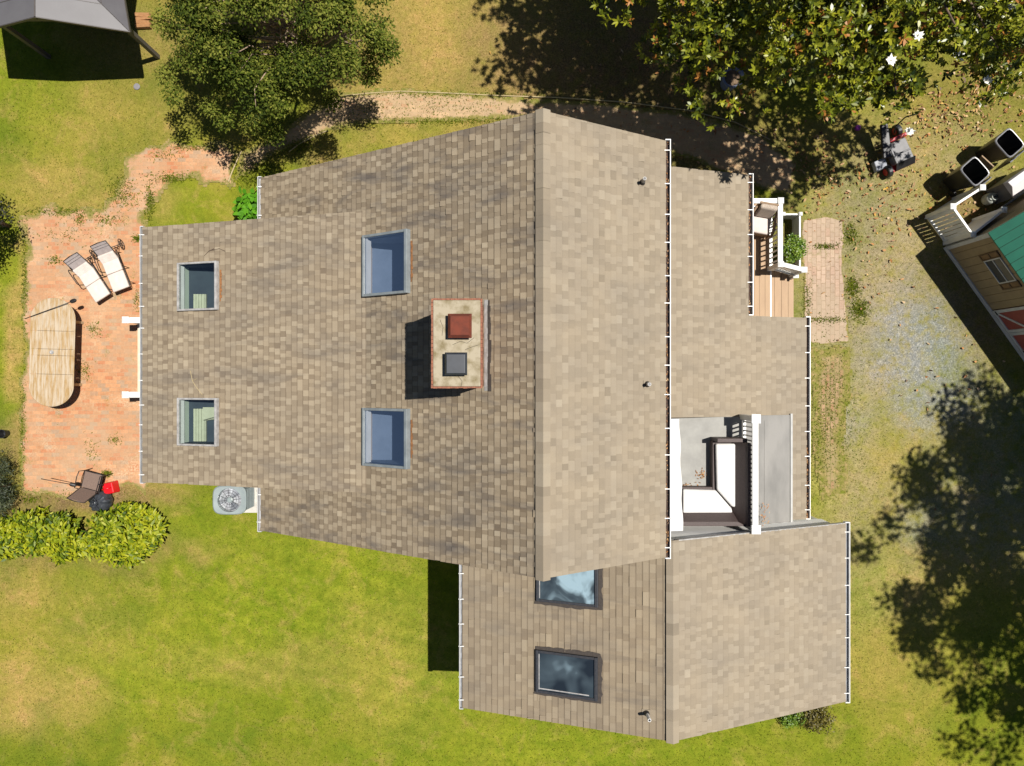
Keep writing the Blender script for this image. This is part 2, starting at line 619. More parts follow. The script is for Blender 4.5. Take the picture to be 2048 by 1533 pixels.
# ================================================================ WORLD, SUN, CAMERA
w = bpy.data.worlds.new('World')
SC.world = w
w.use_nodes = True
nt = w.node_tree
sky = nt.nodes.new('ShaderNodeTexSky')
sky.sky_type = 'NISHITA'
sky.sun_disc = False
sky.sun_elevation = math.radians(69.3)
sky.sun_rotation = math.atan2(.36, .115)
sky.air_density = .6
sky.dust_density = .25
nt.links.new(sky.outputs[0], nt.nodes['Background'].inputs[0])
nt.nodes['Background'].inputs[1].default_value = .05
sl = bpy.data.lights.new('sun', 'SUN')
sl.energy = 5.0
sl.angle = math.radians(.53)
sl.color = (1.0, .955, .88)
so = bpy.data.objects.new('sun', sl)
COL.objects.link(so)
so.location = (8, 3, 30)
so.rotation_euler = SUNV.to_track_quat('-Z', 'Y').to_euler()

cam = bpy.data.cameras.new('camera')
cam.sensor_width = 36
cam.lens = 36 * F / 2048
cam.clip_end = 2000
co = bpy.data.objects.new('camera', cam)
COL.objects.link(co)
co.location = (0, 0, H)
SC.camera = co
vs = SC.view_settings
vs.view_transform = 'Standard'
vs.look = 'None'
vs.gamma = 1
vs.exposure = .5

# ================================================================ GROUND
# zones: name -> list of (px, py, rx, ry, weight) soft spots given where they lie on the ground
ZONES = {
    'dust': [(1750, 560, 140, 240, .95), (1710, 900, 60, 260, .6), (1780, 330, 140, 70, .6), (1900, 330, 120, 90, .5), (1640, 800, 40, 220, .4), (1800, 1150, 110, 100, .3), (1960, 600, 90, 160, .5)],
    'dry': [(45, 700, 14, 260, .7), (150, 425, 120, 26, .6), (270, 350, 50, 60, .45), (180, 985, 150, 26, .8), (330, 395, 30, 40, .4), (900, 70, 200, 140, .68), (800, 180, 120, 60, .6), (120, 370, 130, 60, .5), (60, 1400, 120, 70, .6), (30, 1190, 90, 50, .45), (410, 1110, 40, 22, .5), (250, 250, 160, 70, .30),
            (1750, 560, 120, 200, .25), (1850, 290, 240, 130, .35), (1700, 1060, 60, 160, .2), (1800, 1300, 130, 130, .35), (600, 290, 120, 40, .45), (850, 265, 250, 30, .35), (1640, 900, 50, 200, .12),
            (560, 1330, 200, 40, .28), (230, 20, 90, 120, .4), (290, 90, 60, 60, .5), (1010, 120, 90, 120, .7), (1900, 1050, 180, 220, .4), (780, 1330, 120, 120, .22), (150, 1250, 120, 80, .2)],
    'gravel': [(1840, 700, 105, 105, .8), (1870, 800, 85, 85, .7), (1760, 620, 40, 60, .25), (1850, 1035, 60, 45, .5), (1980, 1000, 160, 110, .4), (2000, 850, 100, 100, .35), (1700, 830, 40, 40, .35)],
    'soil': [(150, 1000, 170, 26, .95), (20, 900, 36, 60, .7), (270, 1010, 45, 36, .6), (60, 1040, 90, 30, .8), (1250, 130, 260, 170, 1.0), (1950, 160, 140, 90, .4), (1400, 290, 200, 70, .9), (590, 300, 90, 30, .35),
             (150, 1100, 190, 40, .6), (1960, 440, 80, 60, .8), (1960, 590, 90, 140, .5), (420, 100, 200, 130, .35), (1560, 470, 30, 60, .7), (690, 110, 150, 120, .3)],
    'lush': [(600, 1200, 330, 200, .9), (400, 1080, 130, 80, .6), (1150, 1500, 420, 60, .8), (850, 1350, 120, 160, .9), (30, 650, 40, 190, .8), (1730, 1190, 30, 90, .9), (170, 380, 90, 60, .3), (380, 400, 80, 40, .45),
             (340, 1330, 180, 90, .8), (1640, 880, 70, 220, .6), (1705, 780, 22, 80, .8), (1730, 620, 22, 26, .8), (1900, 1250, 140, 90, .5), (1600, 1480, 200, 60, .5), (80, 120, 110, 130, .5)],
}
KG = H / F


def zone(name, x, y):
    px, py = x / KG + 1024, -y / KG + 766.5
    best = 0
    for (cx, cy, rx, ry, wt) in ZONES[name]:
        q = ((px - cx) / rx) ** 2 + ((py - cy) / ry) ** 2
        if q < 6:
            best = max(best, wt * math.exp(-q * q * .35 - q * .25))
    return best


def axis(lo, hi, step, far):
    a = [-v for v in far[::-1]]
    k = int(round((hi - lo) / step))
    return a + [lo + (hi - lo) * i / k for i in range(k + 1)] + far


gx = axis(-18, 18, .2, [26, 45, 90, 200, 400])
gy = axis(-14, 14, .2, [22, 45, 90, 200, 400])
gv, gf = [], []
att = {k: [] for k in ZONES}
for j, y in enumerate(gy):
    for i, x in enumerate(gx):
        far = max(abs(x) - 18, abs(y) - 14)
        dz = 0 if far > 0 else .015 * noise.noise(Vector((x * .8, y * .8, 0)))
        gv.append((x, y, dz - .012))
        wx = x + .55 * noise.noise(Vector((x * .9, y * .9, 3.3))) + .25 * noise.noise(Vector((x * 2.4, y * 2.4, 5.3)))
        wy = y + .55 * noise.noise(Vector((x * .9, y * .9, 9.1))) + .25 * noise.noise(Vector((x * 2.4, y * 2.4, 1.3)))
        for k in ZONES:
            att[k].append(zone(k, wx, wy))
nx = len(gx)
for j in range(len(gy) - 1):
    for i in range(nx - 1):
        a = j * nx + i
        gf.append((a, a + 1, a + nx + 1, a + nx))
gme = bpy.data.meshes.new('lawn')
gme.from_pydata(gv, [], gf)
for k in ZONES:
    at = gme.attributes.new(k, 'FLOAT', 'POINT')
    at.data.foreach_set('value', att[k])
gme.polygons.foreach_set('use_smooth', [True] * len(gf))
lawn = bpy.data.objects.new('ground', gme)
COL.objects.link(lawn)
tag(lawn, 'patchy lawn of green and dry grass around the house', 'ground', kind='structure')

m, nt, b = new_mat('lawn')
v = coords(nt)
at = {k: N(nt, 'ShaderNodeAttribute', attribute_name=k).outputs['Fac'] for k in ZONES}
nA = noise_n(nt, v, .55, 6, .65, .4)
nB = noise_n(nt, v, 3.2, 6, .7)
nC = noise_n(nt, v, 26, 5, .75)
nD = noise_n(nt, v, 75, 3, .8)
nE = noise_n(nt, coords(nt, (1, 1, 1), (.3, .2, 1.1)), 1.3, 7, .7, .6)
rA = ramp(nt, [(.36, (.105, .142, .012)), (.52, (.165, .178, .016)), (.66, (.240, .205, .036))])
nt.links.new(nA, rA.inputs[0])
c = rA.outputs[0]
# lush, saturated grass
lf = math_n(nt, 'MULTIPLY', at['lush'], 1.0)
rL = ramp(nt, [(.35, (.112, .156, .009)), (.62, (.200, .222, .018))])
nt.links.new(nB, rL.inputs[0])
c = mixc(nt, lf, c, rL.outputs[0])
# scattered dry patches everywhere, stronger in the dry zones
rE = ramp(nt, [(.52, 0.0), (.70, .52)])
nt.links.new(nE, rE.inputs[0])
dsum = math_n(nt, 'ADD', rE.outputs[0], math_n(nt, 'MULTIPLY', at['dry'], 1.15))
rB = ramp(nt, [(.25, .45), (.65, 1.05)])
nt.links.new(nB, rB.inputs[0])
df = math_n(nt, 'MULTIPLY', dsum, rB.outputs[0])
rDry = ramp(nt, [(.3, (.290, .185, .055)), (.7, (.410, .275, .110))])
nt.links.new(nC, rDry.inputs[0])
c = mixc(nt, math_n(nt, 'MINIMUM', df, .92), c, rDry.outputs[0])
# dusty, half bare ground of the drive
rU = ramp(nt, [(.3, (.205, .165, .095)), (.7, (.330, .270, .175))])
nt.links.new(nC, rU.inputs[0])
rUm = ramp(nt, [(.34, .35), (.56, 1.0)])
nt.links.new(nB, rUm.inputs[0])
c = mixc(nt, math_n(nt, 'MULTIPLY', at['dust'], rUm.outputs[0]), c, rU.outputs[0])
# soil
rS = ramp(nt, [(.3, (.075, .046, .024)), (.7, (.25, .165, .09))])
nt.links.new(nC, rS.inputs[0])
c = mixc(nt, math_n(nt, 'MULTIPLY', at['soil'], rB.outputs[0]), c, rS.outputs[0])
# gravel
vo = N(nt, 'ShaderNodeTexVoronoi')
vo.inputs['Scale'].default_value = 38
nt.links.new(v, vo.inputs['Vector'])
rG = ramp(nt, [(0, (.125, .142, .16)), (.6, (.19, .21, .225)), (1, (.40, .40, .38))])
nt.links.new(vo.outputs['Color'], rG.inputs[0])
rGm = ramp(nt, [(.36, 0.15), (.56, 1.0)])
nt.links.new(nB, rGm.inputs[0])
c = mixc(nt, math_n(nt, 'MULTIPLY', at['gravel'], rGm.outputs[0]), c, rG.outputs[0])
# blade-scale grain
rC = ramp(nt, [(.28, .62), (.5, 1.0), (.74, 1.38)])
nt.links.new(nC, rC.inputs[0])
c = mixc(nt, .62, c, rC.outputs[0], 'MULTIPLY')
rD = ramp(nt, [(.25, .68), (.5, 1.0), (.8, 1.4)])
nt.links.new(nD, rD.inputs[0])
c = mixc(nt, .55, c, rD.outputs[0], 'MULTIPLY')
# faint arcs left by the mower
mv = N(nt, 'ShaderNodeMapping')
mv.inputs['Location'].default_value = (-2.0, -14.0, 0)
nt.links.new(v, mv.inputs['Vector'])
wv = N(nt, 'ShaderNodeTexWave', wave_type='RINGS', rings_direction='Z')
wv.inputs['Scale'].default_value = .55
wv.inputs['Distortion'].default_value = 3.0
wv.inputs['Detail'].default_value = 3
wv.inputs['Detail Scale'].default_value = .6
nt.links.new(mv.outputs[0], wv.inputs['Vector'])
rW = ramp(nt, [(.2, .95), (.8, 1.04)])
nt.links.new(wv.outputs['Fac'], rW.inputs[0])
c = mixc(nt, lf, c, mixc(nt, 1.0, c, rW.outputs[0], 'MULTIPLY'))
# broad light and dark swathes of growth
nG = noise_n(nt, v, .32, 4, .55, .6)
rGr = ramp(nt, [(.36, (.84, .90, .80)), (.62, (1.10, 1.06, 1.05))])
nt.links.new(nG, rGr.inputs[0])
c = mixc(nt, .9, c, rGr.outputs[0], 'MULTIPLY')
# clumps
nF = noise_n(nt, v, 7.5, 5, .7, .3)
rF = ramp(nt, [(.34, .74), (.52, 1.0), (.68, 1.22)])
nt.links.new(nF, rF.inputs[0])
c = mixc(nt, .5, c, rF.outputs[0], 'MULTIPLY')
nt.links.new(c, b.inputs['Base Color'])
b.inputs['Roughness'].default_value = .95
b.inputs['Specular IOR Level'].default_value = .04
bump(nt, math_n(nt, 'ADD', nC, math_n(nt, 'MULTIPLY', nD, .7)), .6, .03, b)
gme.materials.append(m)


def outline_sheet(name, pts, z, material, label, cat, jit=.085, fade=.35):
    """flat sheet with a ragged outline, given by ground points of the photo"""
    poly = np.array([P(x, y, z)[:2] for x, y in pts])
    q = .06
    xs = np.arange(poly[:, 0].min() - q, poly[:, 0].max() + q, q)
    ys = np.arange(poly[:, 1].min() - q, poly[:, 1].max() + q, q)
    X, Y = np.meshgrid(xs, ys)
    JX, JY = X.copy(), Y.copy()
    for a_ in range(X.shape[0]):
        for b_ in range(X.shape[1]):
            n_ = noise.noise_vector(Vector((X[a_, b_] * 2.3, Y[a_, b_] * 2.3, z * 50)))
            JX[a_, b_] += n_.x * jit * 1.6
            JY[a_, b_] += n_.y * jit * 1.6
    inside = np.zeros(X.shape, bool)
    dist = np.full(X.shape, 9.0)
    m_ = len(poly)
    for k in range(m_):
        (xa, ya), (xb, yb) = poly[k], poly[(k + 1) % m_]
        crs = ((ya > JY) != (yb > JY))
        with np.errstate(divide='ignore', invalid='ignore'):
            inside ^= crs & (JX < (xb - xa) * (JY - ya) / (yb - ya + 1e-12) + xa)
        t_ = np.clip(((JX - xa) * (xb - xa) + (JY - ya) * (yb - ya)) / ((xb - xa) ** 2 + (yb - ya) ** 2 + 1e-9), 0, 1)
        dist = np.minimum(dist, np.hypot(JX - xa - t_ * (xb - xa), JY - ya - t_ * (yb - ya)))
    ids, vv, ed, ff = {}, [], [], []
    for a_ in range(X.shape[0] - 1):
        for b_ in range(X.shape[1] - 1):
            cs_ = ((a_, b_), (a_, b_ + 1), (a_ + 1, b_ + 1), (a_ + 1, b_))
            if not all(inside[c_] for c_ in cs_):
                continue
            f_ = []
            for c_ in cs_:
                if c_ not in ids:
                    ids[c_] = len(vv)
                    vv.append((X[c_], Y[c_], z))
                    ed.append(min(1.0, dist[c_] / fade))
                f_.append(ids[c_])
            ff.append(f_)
    me = bpy.data.meshes.new(name)
    me.from_pydata(vv, [], ff)
    at_ = me.attributes.new('edge', 'FLOAT', 'POINT')
    at_.data.foreach_set('value', ed)
    me.materials.append(material)
    o = bpy.data.objects.new(name, me)
    COL.objects.link(o)
    return tag(o, label, cat, kind='structure')


PATIO = brick_mat('patio_brick', (.415, .212, .108), (.34, .225, .145), (.40, .25, .145), .21, .105, 0.0, (.52, .36, .225), 1.0, .9, .5)
PATH = brick_mat('sandy_path_brick', (.39, .265, .155), (.36, .25, .15), (.38, .29, .17), .21, .105, .1, (.44, .32, .19), .6, .7, .5, .006, .6, .05)
WALK = brick_mat('walk_brick', (.375, .275, .205), (.33, .245, .18), (.27, .185, .12), .235, .125, math.pi / 2, (.43, .34, .235), .9, .8, .6, .010, .45)
WALK2 = brick_mat('sunken_brick', (.30, .20, .115), (.25, .19, .09), (.20, .165, .07), .235, .125, math.pi / 2, (.30, .25, .11), 1.0, 1.0, .8, .02, .6, .13)
outline_sheet('patio', [(38, 436), (110, 408), (190, 420), (228, 374), (254, 314), (312, 282), (395, 280), (484, 296), (468, 370), (440, 378), (385, 362), (342, 366), (318, 398), (292, 420), (300, 455), (400, 468),
                        (400, 950), (302, 958), (296, 985), (220, 985), (130, 1000), (38, 985), (38, 900), (38, 780), (52, 690), (42, 600), (48, 520)], .004, PATIO,
              'salmon brick patio with weeds in the joints', 'patio', .14, .45)
outline_sheet('path', [(482, 303), (560, 262), (620, 218), (690, 184), (800, 175), (930, 182), (1060, 196), (1220, 203), (1390, 225), (1520, 262), (1600, 330), (1585, 400), (1500, 372), (1380, 320), (1200, 262), (1060, 240),
                       (900, 246), (780, 249), (690, 256), (620, 282), (560, 306), (505, 345), (470, 366)], .008, PATH,
              'sandy brick path curving behind the house', 'path', .05)
outline_sheet('walkway', [(1604, 436), (1650, 432), (1690, 440), (1688, 520), (1692, 600), (1700, 684), (1655, 690), (1618, 688), (1606, 640), (1610, 560), (1600, 500)], .006, WALK,
              'pale brick walkway beside the front steps', 'walkway', .03, .15)
outline_sheet('worn_walkway', [(1622, 694), (1700, 690), (1706, 760), (1690, 860), (1698, 990), (1640, 1010), (1626, 900), (1622, 780)], .005, WALK2,
              'sunken overgrown brick walkway along the house', 'walkway', .09, .5)

EDGE = mat('edging', (.44, .36, .2), (.36, .28, .15), 12, .9)


def strip_line(name, pts, z, w_, h, material, label, cat):
    mb = MB()
    ww = [P(x, y, z) for x, y in pts]
    mb.tube([p + Vector((0, 0, h * .3)) for p in ww], w_, 6)
    return tag(mb.build(name, material), label, cat)


strip_line('path_edging', [(483, 303), (474, 322), (464, 345), (457, 364)], .01, .018, .03, EDGE, 'short pale edging strip across the brick path end', 'edging')
strip_line('path_edging', [(690, 192), (740, 187), (800, 183), (900, 187), (1000, 192), (1120, 196), (1250, 205), (1380, 222), (1470, 245), (1540, 280)], .01, .014, .03, EDGE,
           'long thin edging strip along the far side of the path', 'edging')
strip_line('path_edging', [(578, 304), (600, 288), (630, 272), (655, 262)], .01, .014, .03, EDGE, 'curved edging strip beside the lawn below the tree', 'edging')

# ================================================================ HOUSE
house = thing('house', 'large house with tan shingled gable roofs, chimney and six skylights', 'house', (0, 0, 0))


def slope(xe, ze, xr, zr):
    L = math.hypot(xr - xe, zr - ze)
    u = Vector(((xr - xe) / L, 0, (zr - ze) / L))
    n = Vector((-u.z, 0, u.x)) if u.x > 0 else Vector((u.z, 0, -u.x))
    return dict(xe=xe, ze=ze, L=L, u=u, n=n, s=(zr - ze) / (xr - xe))


def A(sl_, a, y, h=0.0):
    p = Vector((sl_['xe'], 0, sl_['ze'])) + sl_['u'] * a + sl_['n'] * h
    return Vector((p.x, y, p.z))


def on(sl_, px, py):
    """photo point on a slope -> (distance from the eave, y)"""
    k = (px - 1024) / F
    s = sl_['s']
    D = (H - sl_['ze'] + s * sl_['xe']) / (1 + s * k)
    x = k * D
    y = -(py - 766.5) / F * D
    return (x - sl_['xe']) / sl_['u'].x, y


def slab(mb, sl_, a0, a1, y0, y1, h0, h1, m=0, t=.5):
    mb.hexa([A(sl_, a0, y0, h0), A(sl_, a1, y0, h0), A(sl_, a1, y1, h0), A(sl_, a0, y1, h0), A(sl_, a0, y0, h1), A(sl_, a1, y0, h1), A(sl_, a1, y1, h1), A(sl_, a0, y1, h1)], m, t)


def cut(rects, hole):
    out = []
    ha0, ha1, hy0, hy1 = hole
    for a0, a1, y0, y1 in rects:
        if a1 <= ha0 or a0 >= ha1 or y1 <= hy0 or y0 >= hy1:
            out.append((a0, a1, y0, y1))
            continue
        if a0 < ha0:
            out.append((a0, ha0, y0, y1))
        if a1 > ha1:
            out.append((ha1, a1, y0, y1))
        b0, b1 = max(a0, ha0), min(a1, ha1)
        if y0 < hy0:
            out.append((b0, b1, y0, hy0))
        if y1 > hy1:
            out.append((b0, b1, hy1, y1))
    return [r for r in out if r[1] - r[0] > 1e-4 and r[3] - r[2] > 1e-4]


def shingles(name, sl_, y0, y1, material, holes=(), a_top=None, rnd=1, exp=.143, lift=.02, thick=(.006, .016), tabw=(.075, .14), contrast=1.0, shadow_band=.42):
    rng = random.Random(rnd)
    mb = MB()
    L = a_top or sl_['L']
    n = int(math.ceil(L / exp))
    for i in range(n):
        a, b_ = i * exp - (.02 if i == 0 else 0), min(L, (i + 1) * exp)
        y = y0 - rng.uniform(0, .2)
        k = rng.random() < .5
        rowt = rng.gauss(0, .035)
        while y < y1:
            wd = rng.uniform(*tabw)
            ya, yb = max(y, y0), min(y + wd, y1)
            y += wd
            k = not k if rng.random() < .85 else k
            if yb - ya < .01:
                continue
            h1 = thick[1] if k else thick[0]
            if rng.random() < lift:
                h1 += .012
            h1 += rng.uniform(-.0008, .0008)
            t = min(1, max(0, .5 + rowt + ((.17 if k else -.13) + rng.gauss(0, .10) + (rng.choice((-.25, .25)) if rng.random() < .07 else 0)) * contrast))
            rects = [(a, b_, ya, yb)]
            for ho in holes:
                rects = cut(rects, ho)
            for (ra, rb, sa, sb) in rects:
                f0 = (ra - a) / (b_ - a)
                hh = h1 * (1 - f0) + .001 * f0
                rm = rb - .028
                if rm > ra + .01 and shadow_band:
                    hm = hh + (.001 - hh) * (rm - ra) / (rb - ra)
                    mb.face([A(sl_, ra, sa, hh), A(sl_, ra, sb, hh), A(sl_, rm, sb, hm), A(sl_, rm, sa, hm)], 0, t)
                    mb.face([A(sl_, rm, sa, hm), A(sl_, rm, sb, hm), A(sl_, rb, sb, .001), A(sl_, rb, sa, .001)], 0, max(0, t - shadow_band))  # upper strip of each tab coloured darker to draw the course shadow
                else:
                    mb.face([A(sl_, ra, sa, hh), A(sl_, ra, sb, hh), A(sl_, rb, sb, .001), A(sl_, rb, sa, .001)], 0, t)
                mb.face([A(sl_, ra, sa, 0), A(sl_, ra, sb, 0), A(sl_, ra, sb, hh), A(sl_, ra, sa, hh)], 0, t * .8)
                mb.face([A(sl_, ra, sa, 0), A(sl_, ra, sa, hh), A(sl_, rb, sa, .001)], 0, t * .8)
                mb.face([A(sl_, ra, sb, 0), A(sl_, ra, sb, hh), A(sl_, rb, sb, .001)], 0, t * .8)
    rects = [(0, L, y0 + .01, y1 - .01)]
    for ho in holes:
        rects = cut(rects, ho)
    for r in rects:
        slab(mb, sl_, r[0], r[1], r[2], r[3], -.11, -.002, 1)
    return mb.build(name, [material, WHITE], house)


# --- slopes (eave and ridge positions measured from the photograph)
YN, YS = 4.91, -3.53                     # main roof ends
RX, RZ = .56, 6.68                       # main ridge
S_ML = slope(-5.99, 2.50, RX, RZ)
S_MR = slope(3.10, 5.10, RX, RZ)
S_EX = slope(-8.69, 2.74, -3.10, 4.345)
S_LO = slope(7.13, 2.235, 2.85, 3.63)    # porch / front roof
S_WL = slope(-1.13, 3.00, 3.375, 4.55)
S_WR = slope(7.88, 2.68, 3.375, 4.55)
EXN, EXS = 3.67, -2.34
WN, WS = -3.32, -7.54


def px_rect(sl_, x0, y0, x1, y1):
    c_ = [on(sl_, x, y) for x, y in ((x0, y0), (x1, y0), (x1, y1), (x0, y1))]
    aa = sorted(c[0] for c in c_)
    yy = sorted(c[1] for c in c_)
    return ((aa[0] + aa[1]) / 2, (aa[2] + aa[3]) / 2, (yy[0] + yy[1]) / 2, (yy[2] + yy[3]) / 2)


SKY_M = [px_rect(S_ML, 735, 472, 816, 586), px_rect(S_ML, 735, 822, 816, 929)]
SKY_E = [px_rect(S_EX, 362, 529, 434, 618), px_rect(S_EX, 362, 800, 434, 888)]
SKY_W = [px_rect(S_WL, 1077, 1128, 1193, 1204), px_rect(S_WL, 1076, 1309, 1192, 1388)]


def grow(r, g):
    return (r[0] - g, r[1] + g, r[2] - g, r[3] + g)


# main roof: two slopes; chimney opening left closed (brick passes through)
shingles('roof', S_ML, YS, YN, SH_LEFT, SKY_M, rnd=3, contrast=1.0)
shingles('roof', S_MR, YS, YN, SH_RIGHT, rnd=5, tabw=(.08, .19), thick=(.004, .009), contrast=.75, shadow_band=.12)
shingles('roof', S_EX, EXS, EXN, SH_EXT, SKY_E, rnd=7, contrast=.95)
# the wing: skip what runs beneath the main gable
shingles('roof', S_WL, WS, -3.30, SH_EXT, SKY_W, rnd=9, tabw=(.12, .30), thick=(.007, .010), lift=.07, contrast=.5, shadow_band=.3)
shingles('roof', S_WR, WS, WN, SH_RIGHT, rnd=11, tabw=(.08, .19), thick=(.004, .009), contrast=.75, shadow_band=.12)
# front roof in three pieces round the balcony
a583 = on(S_LO, 1583, 900)[0]
a497, y630 = on(S_LO, 1497, 632)
yb0 = on(S_LO, 1450, 834)[1]
YL = -3.30
aw = S_LO['L']
shingles('roof', S_LO, YL, YN, SH_RIGHT, [(-1, a497, y630, 9), (a583, 99, -9, yb0)], rnd=13, tabw=(.08, .19), thick=(.004, .009), contrast=.75, shadow_band=.12)


# --- ridge vents with cap shingles
def ridge(x, z, sL, sR, y0, y1, rnd, wd=.135):
    rng = random.Random(rnd)
    mb = MB()
    y = y0
    while y < y1:
        ye = min(y1, y + rng.uniform(.17, .28))
        t = min(1, max(0, rng.gauss(.55, .16)))
        hh = .055 + rng.uniform(0, .006)
        zl = z - sL * wd
        zr_ = z - sR * wd
        mb.face([(x - wd, y, zl + hh), (x, y, z + hh + .012), (x, ye, z + hh + .004), (x - wd, ye, zl + hh - .006)], 0, t)
        mb.face([(x, y, z + hh + .012), (x + wd, y, zr_ + hh), (x + wd, ye, zr_ + hh - .006), (x, ye, z + hh + .004)], 0, t)
        mb.face([(x - wd, y, zl - .01), (x - wd, ye, zl - .01), (x - wd, ye, zl + hh - .006), (x - wd, y, zl + hh)], 1, .1)  # left face coloured dark to draw the vent's shadow line
        mb.face([(x + wd, y, zr_ - .01), (x + wd, ye, zr_ - .01), (x + wd, ye, zr_ + hh - .006), (x + wd, y, zr_ + hh)], 0, t)
        y = ye
    return mb.build('ridge_vent', [SH_RIGHT, TAR_AND_SHADE], house)


ridge(RX, RZ, .638, .62, YS - .03, YN + .03, 21)
ridge(3.375, 4.55, .344, .415, WS - .02, -3.30, 22)

# --- gutters
bk = MB()
bk.box((-.072, -.009, -.004), (.072, .009, .004))
bracket0 = bk.build('gutter_bracket', WHITE, house, local=True)
first_bracket = [bracket0]


def gutter(x, z, y0, y1, side, debris=None, space=.62, wd=.115, mat_=None):
    """side -1: eave faces left, +1: faces right; x is the roof edge"""
    mb = MB()
    xi, xo = x, x + side * wd
    lo, hi = min(xi, xo), max(xi, xo)
    mb.box((lo, y0, z - .12), (hi, y1, z - .112))
    xw = xo - side * .015
    mb.box((min(xw, xo), y0, z - .111), (max(xw, xo), y1, z + .012))
    mb.box((min(xi, xi + side * .006), y0, z - .111), (max(xi, xi + side * .006), y1, z - .02))
    for yy in (y0, y1):
        mb.box((lo + .008, yy - .010, z - .125), (hi + .001, yy + .010, z + .008))
    g = mb.build('gutter', mat_ or WHITE, house)
    if debris:
        d = MB()
        d.box((lo + .02, y0 + .012, z - .110), (hi - .02, y1 - .012, z - .075))
        d.build('gutter_debris', debris, g)
    k = int((y1 - y0) / space)
    for i in range(k + 1):
        yy = y0 + (y1 - y0) * (i + .35) / (k + .7) + (random.uniform(-.07, .07) if 0 < i < k else 0)
        loc = ((xi + xo) / 2 - side * .01, yy, z + .008)
        if first_bracket[0] is not None:
            bo = first_bracket[0]
            bo.parent = g
            bo.location = loc
            first_bracket[0] = None
        else:
            put(bracket0, loc, g)
    return g


GUTTER_DULL = mat('weathered_gutter', (.46, .46, .46), (.36, .36, .36), 5, .5)
GREY_DIRT = mat('gutter_floor', (.34, .35, .37), (.25, .25, .26), 9, .7)
gutter(S_MR['xe'], S_MR['ze'], YS - .02, YN + .02, 1, GUTTER_DIRT)
gutter(S_ML['xe'], S_ML['ze'], EXN + .1, YN + .02, -1, GREY_DIRT, .62, .095, GUTTER_DULL)
gutter(S_ML['xe'], S_ML['ze'], YS - .02, EXS - .1, -1, GREY_DIRT, .62, .095, GUTTER_DULL)
gutter(S_EX['xe'], S_EX['ze'], EXS - .02, EXN + .02, -1, GREY_DIRT, .56, .08, GUTTER_DULL)
gutter(S_WL['xe'], S_WL['ze'], WS - .02, -3.56, -1, GREY_DIRT, .62, .095, GUTTER_DULL)
gutter(S_WR['xe'], S_WR['ze'], WS - .02, WN + .02, 1, GREY_DIRT)
gutter(A(S_LO, a497, 0).x, A(S_LO, a497, 0).z, y630 + .02, YN + .02, 1, GUTTER_DIRT)
gutter(S_LO['xe'], S_LO['ze'], YL, y630 + .02, 1, GUTTER_DIRT)

# --- walls
def prism(name, prof, y0, y1, material, open_top=False):
    mb = MB()
    mb.face([(x, y0, z) for x, z in prof])
    mb.face([(x, y1, z) for x, z in reversed(prof)])
    for (x0, z0), (x1, z1) in zip(prof, prof[1:] + prof[:1]):
        if open_top and min(z0, z1) > .5:
            continue
        mb.face([(x0, y0, z0), (x0, y1, z0), (x1, y1, z1), (x1, y0, z1)])
    return mb.build(name, material, house)


def zs(sl_, x):
    return sl_['ze'] + sl_['s'] * (x - sl_['xe']) - .16


prism('wall', [(-5.62, 0), (2.78, 0), (2.78, zs(S_MR, 2.78)), (RX, RZ - .2), (-5.62, zs(S_ML, -5.62))], YS + .25, YN - .25, SIDING, True)


def open_room(x0, x1, y0, y1, sl_):
    """four thin outer walls under a shed roof, left hollow for the skylight wells"""
    mb = MB()
    for (ya, yb) in ((y0, y0 + .12), (y1 - .12, y1)):
        mb.hexa([(x0, ya, 0), (x1, ya, 0), (x1, yb, 0), (x0, yb, 0), (x0, ya, zs(sl_, x0)), (x1, ya, zs(sl_, x1)), (x1, yb, zs(sl_, x1)), (x0, yb, zs(sl_, x0))])
    mb.box((x0, y0 + .121, 0), (x0 + .12, y1 - .121, zs(sl_, x0)))
    return mb.build('wall', SIDING, house)


open_room(-8.38, -5.63, EXS + .22, EXN - .22, S_EX)
for ya, yb in ((EXS + .22, EXS + .34), (EXN - .34, EXN - .22)):
    mbx = MB()
    mbx.hexa([(-5.61, ya, 2.6), (-3.4, ya, 3.9), (-3.4, yb, 3.9), (-5.61, yb, 2.6), (-5.61, ya, zs(S_EX, -5.61)), (-3.4, ya, zs(S_EX, -3.4)), (-3.4, yb, zs(S_EX, -3.4)), (-5.61, yb, zs(S_EX, -5.61))])
    mbx.build('dormer_cheek', SIDING, house)
prism('wall', [(2.79, 0), (6.85, 0), (6.85, zs(S_LO, 6.85)), (2.79, zs(S_LO, 2.79))], yb0 + .02, y630 - .15, SIDING)
prism('wall', [(2.79, 0), (6.85, 0), (6.85, 2.1), (5.2, 2.62), (2.79, 2.62)], -3.36, yb0, SIDING)
# wing: gable prism plus clapboards on the gable towards the balcony
prism('wall', [(-.85, 0), (7.60, 0), (7.60, zs(S_WR, 7.6)), (3.375, 4.33), (-.85, zs(S_WL, -.85))], WS + .22, -3.375, SIDING)
mb = MB()
z = 2.05
while z < 4.4:
    z1 = z + .105
    zt = z + .05
    xl = 3.0
    xr_ = min(7.6, S_WR['xe'] + (zt + .12 - S_WR['ze']) / S_WR['s'])
    if xr_ > xl + .05:
        mb.hexa([(xl, -3.372, z), (xr_, -3.372, z), (xr_, -3.336, z), (xl, -3.336, z), (xl, -3.372, z1 - .001), (xr_, -3.372, z1 - .001), (xr_, -3.360, z1 - .001), (xl, -3.360, z1 - .001)])
    z = z1
mb.build('clapboard', SIDING, house)
# rake trim on that gable
mb = MB()
slab(mb, S_WR, .02, S_WR['L'] - .1, WN - .012, WN + .012, -.10, .004)
mb.build('rake_board', ALU2, house)
